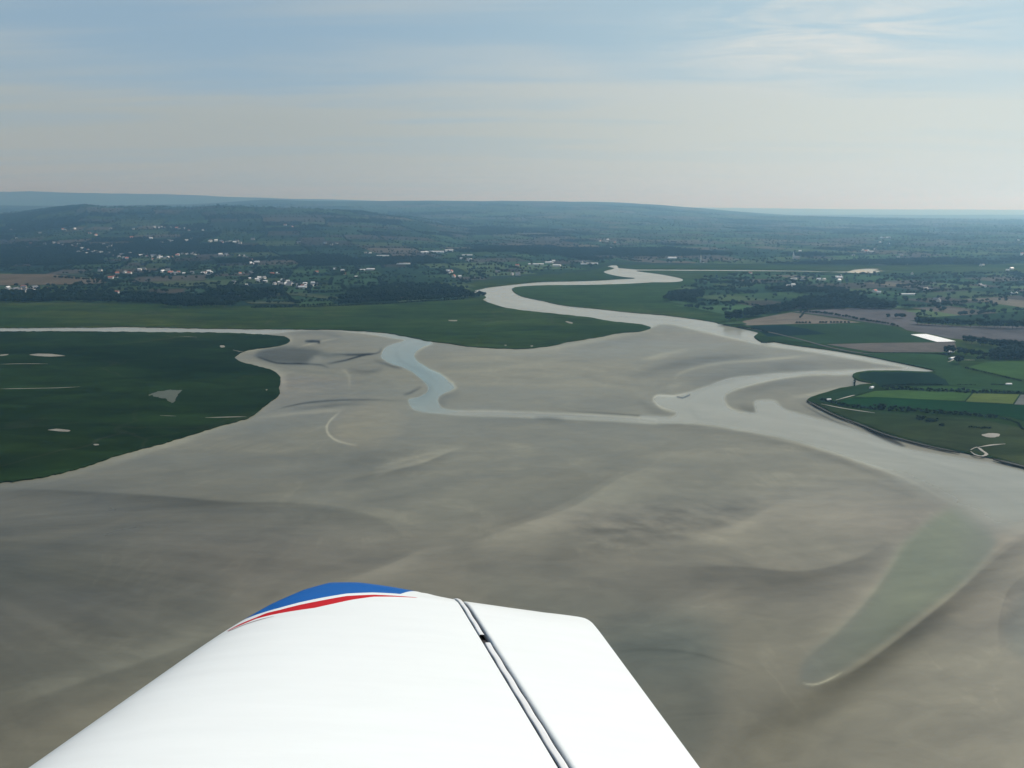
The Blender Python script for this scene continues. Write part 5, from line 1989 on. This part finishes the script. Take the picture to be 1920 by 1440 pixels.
    add("gap_floor", X, surf_y(X, np.stack([Dl, Dl])) + 0.045, np.stack([Dl, Dl]), M["gap_dark"], root, True)
    return root


def paint(name, col, rough=0.28, dirt=0.04, spec=0.18):
    m, t, b = new_mat(name)
    geo = t.n("ShaderNodeTexCoord").outputs["Object"]
    n = t.noise(t.mapping(geo, scale=(1.0, 6.0, 6.0)), 2.2, 6, 0.65, 0.3)
    c = t.n("ShaderNodeVectorMath", operation="SCALE")
    c.inputs[0].default_value = col
    t.l(t.math("MULTIPLY_ADD", n, dirt * 2, 1 - dirt), c.inputs["Scale"])
    t.l(c.outputs[0], b.inputs["Base Color"])
    t.l(t.math("MULTIPLY_ADD", n, 0.2, rough - 0.1), b.inputs["Roughness"])
    b.inputs["Coat Weight"].default_value = 0.05
    b.inputs["Specular IOR Level"].default_value = spec
    b.inputs["Coat Roughness"].default_value = 0.15
    return m


M["wing_white"] = paint("white_paint", (0.79, 0.81, 0.785), 0.35, 0.05)
M["wing_blue"] = paint("blue_paint", (0.001, 0.100, 0.37), 0.3, 0.12, 0.06)
M["wing_red"] = paint("red_paint", (0.50, 0.008, 0.014), 0.45, 0.04, 0.06)
M["wing_maroon"] = paint("maroon_paint", (0.13, 0.02, 0.03), 0.35)
M["strip"] = paint("strip_paint", (0.74, 0.74, 0.72), 0.4, 0.12)
M["gap_dark"] = paint("gap_shadow_metal", (0.035, 0.03, 0.028), 0.6, 0.1)  # near-black colour carries the shade inside the hinge gap and notch
build_wing()

# ------------------------------------------------------------------ labels that single things out within their group
ONES = "first second third fourth fifth sixth seventh eighth ninth tenth eleventh twelfth thirteenth fourteenth fifteenth sixteenth seventeenth eighteenth nineteenth".split()
TENS = {2: "twent", 3: "thirt", 4: "fort"}


def ordinal(k):
    if k <= 19:
        return ONES[k - 1]
    t, o = divmod(k, 10)
    return TENS[t] + ("ieth" if o == 0 else "y-" + ONES[o - 1])


LOOK = {"white": "white slate-roofed", "pale": "white pale-roofed", "stone": "grey stone", "red": "white red-roofed"}
for grp, mem in MEMBERS.items():
    mem.sort(key=lambda m: m[0])
    if len(mem) > 49:
        continue
    for k, (px, e, kind) in enumerate(mem):
        e["label"] = "%s house, %s from left of the %s" % (LOOK[kind], ordinal(k + 1), grp)
for grp, mem in TMEMBERS.items():
    mem.sort(key=lambda m: m[0])
    if len(mem) > 49:
        continue
    for k, (px, e, lab) in enumerate(mem):
        noun = "bush" if e["category"] == "bush" else "tree"
        e["label"] = "%s %s from the left among the %s" % (ordinal(k + 1), noun, grp)


# ------------------------------------------------------------------ haze
def build_haze():
    z0, z1 = -320.0, 960.0
    me = join_boxes("haze", [(-70000, -12000, z0, 70000, 66000, z1)])
    m = bpy.data.materials.new("air")
    m.use_nodes = True
    nt = m.node_tree
    nt.nodes.clear()
    out = nt.nodes.new("ShaderNodeOutputMaterial")
    pv = nt.nodes.new("ShaderNodeVolumePrincipled")
    pv.inputs["Color"].default_value = (0.34, 0.66, 1.0, 1)
    pv.inputs["Absorption Color"].default_value = (1, 1, 1, 1)
    pv.inputs["Density"].default_value = HAZE_DENSITY
    pv.inputs["Anisotropy"].default_value = 0.58
    nt.links.new(pv.outputs[0], out.inputs["Volume"])
    o = link("haze", me, m)
    o["kind"] = "stuff"
    m.cycles.homogeneous_volume = True if hasattr(m, "cycles") and hasattr(m.cycles, "homogeneous_volume") else False


build_haze()
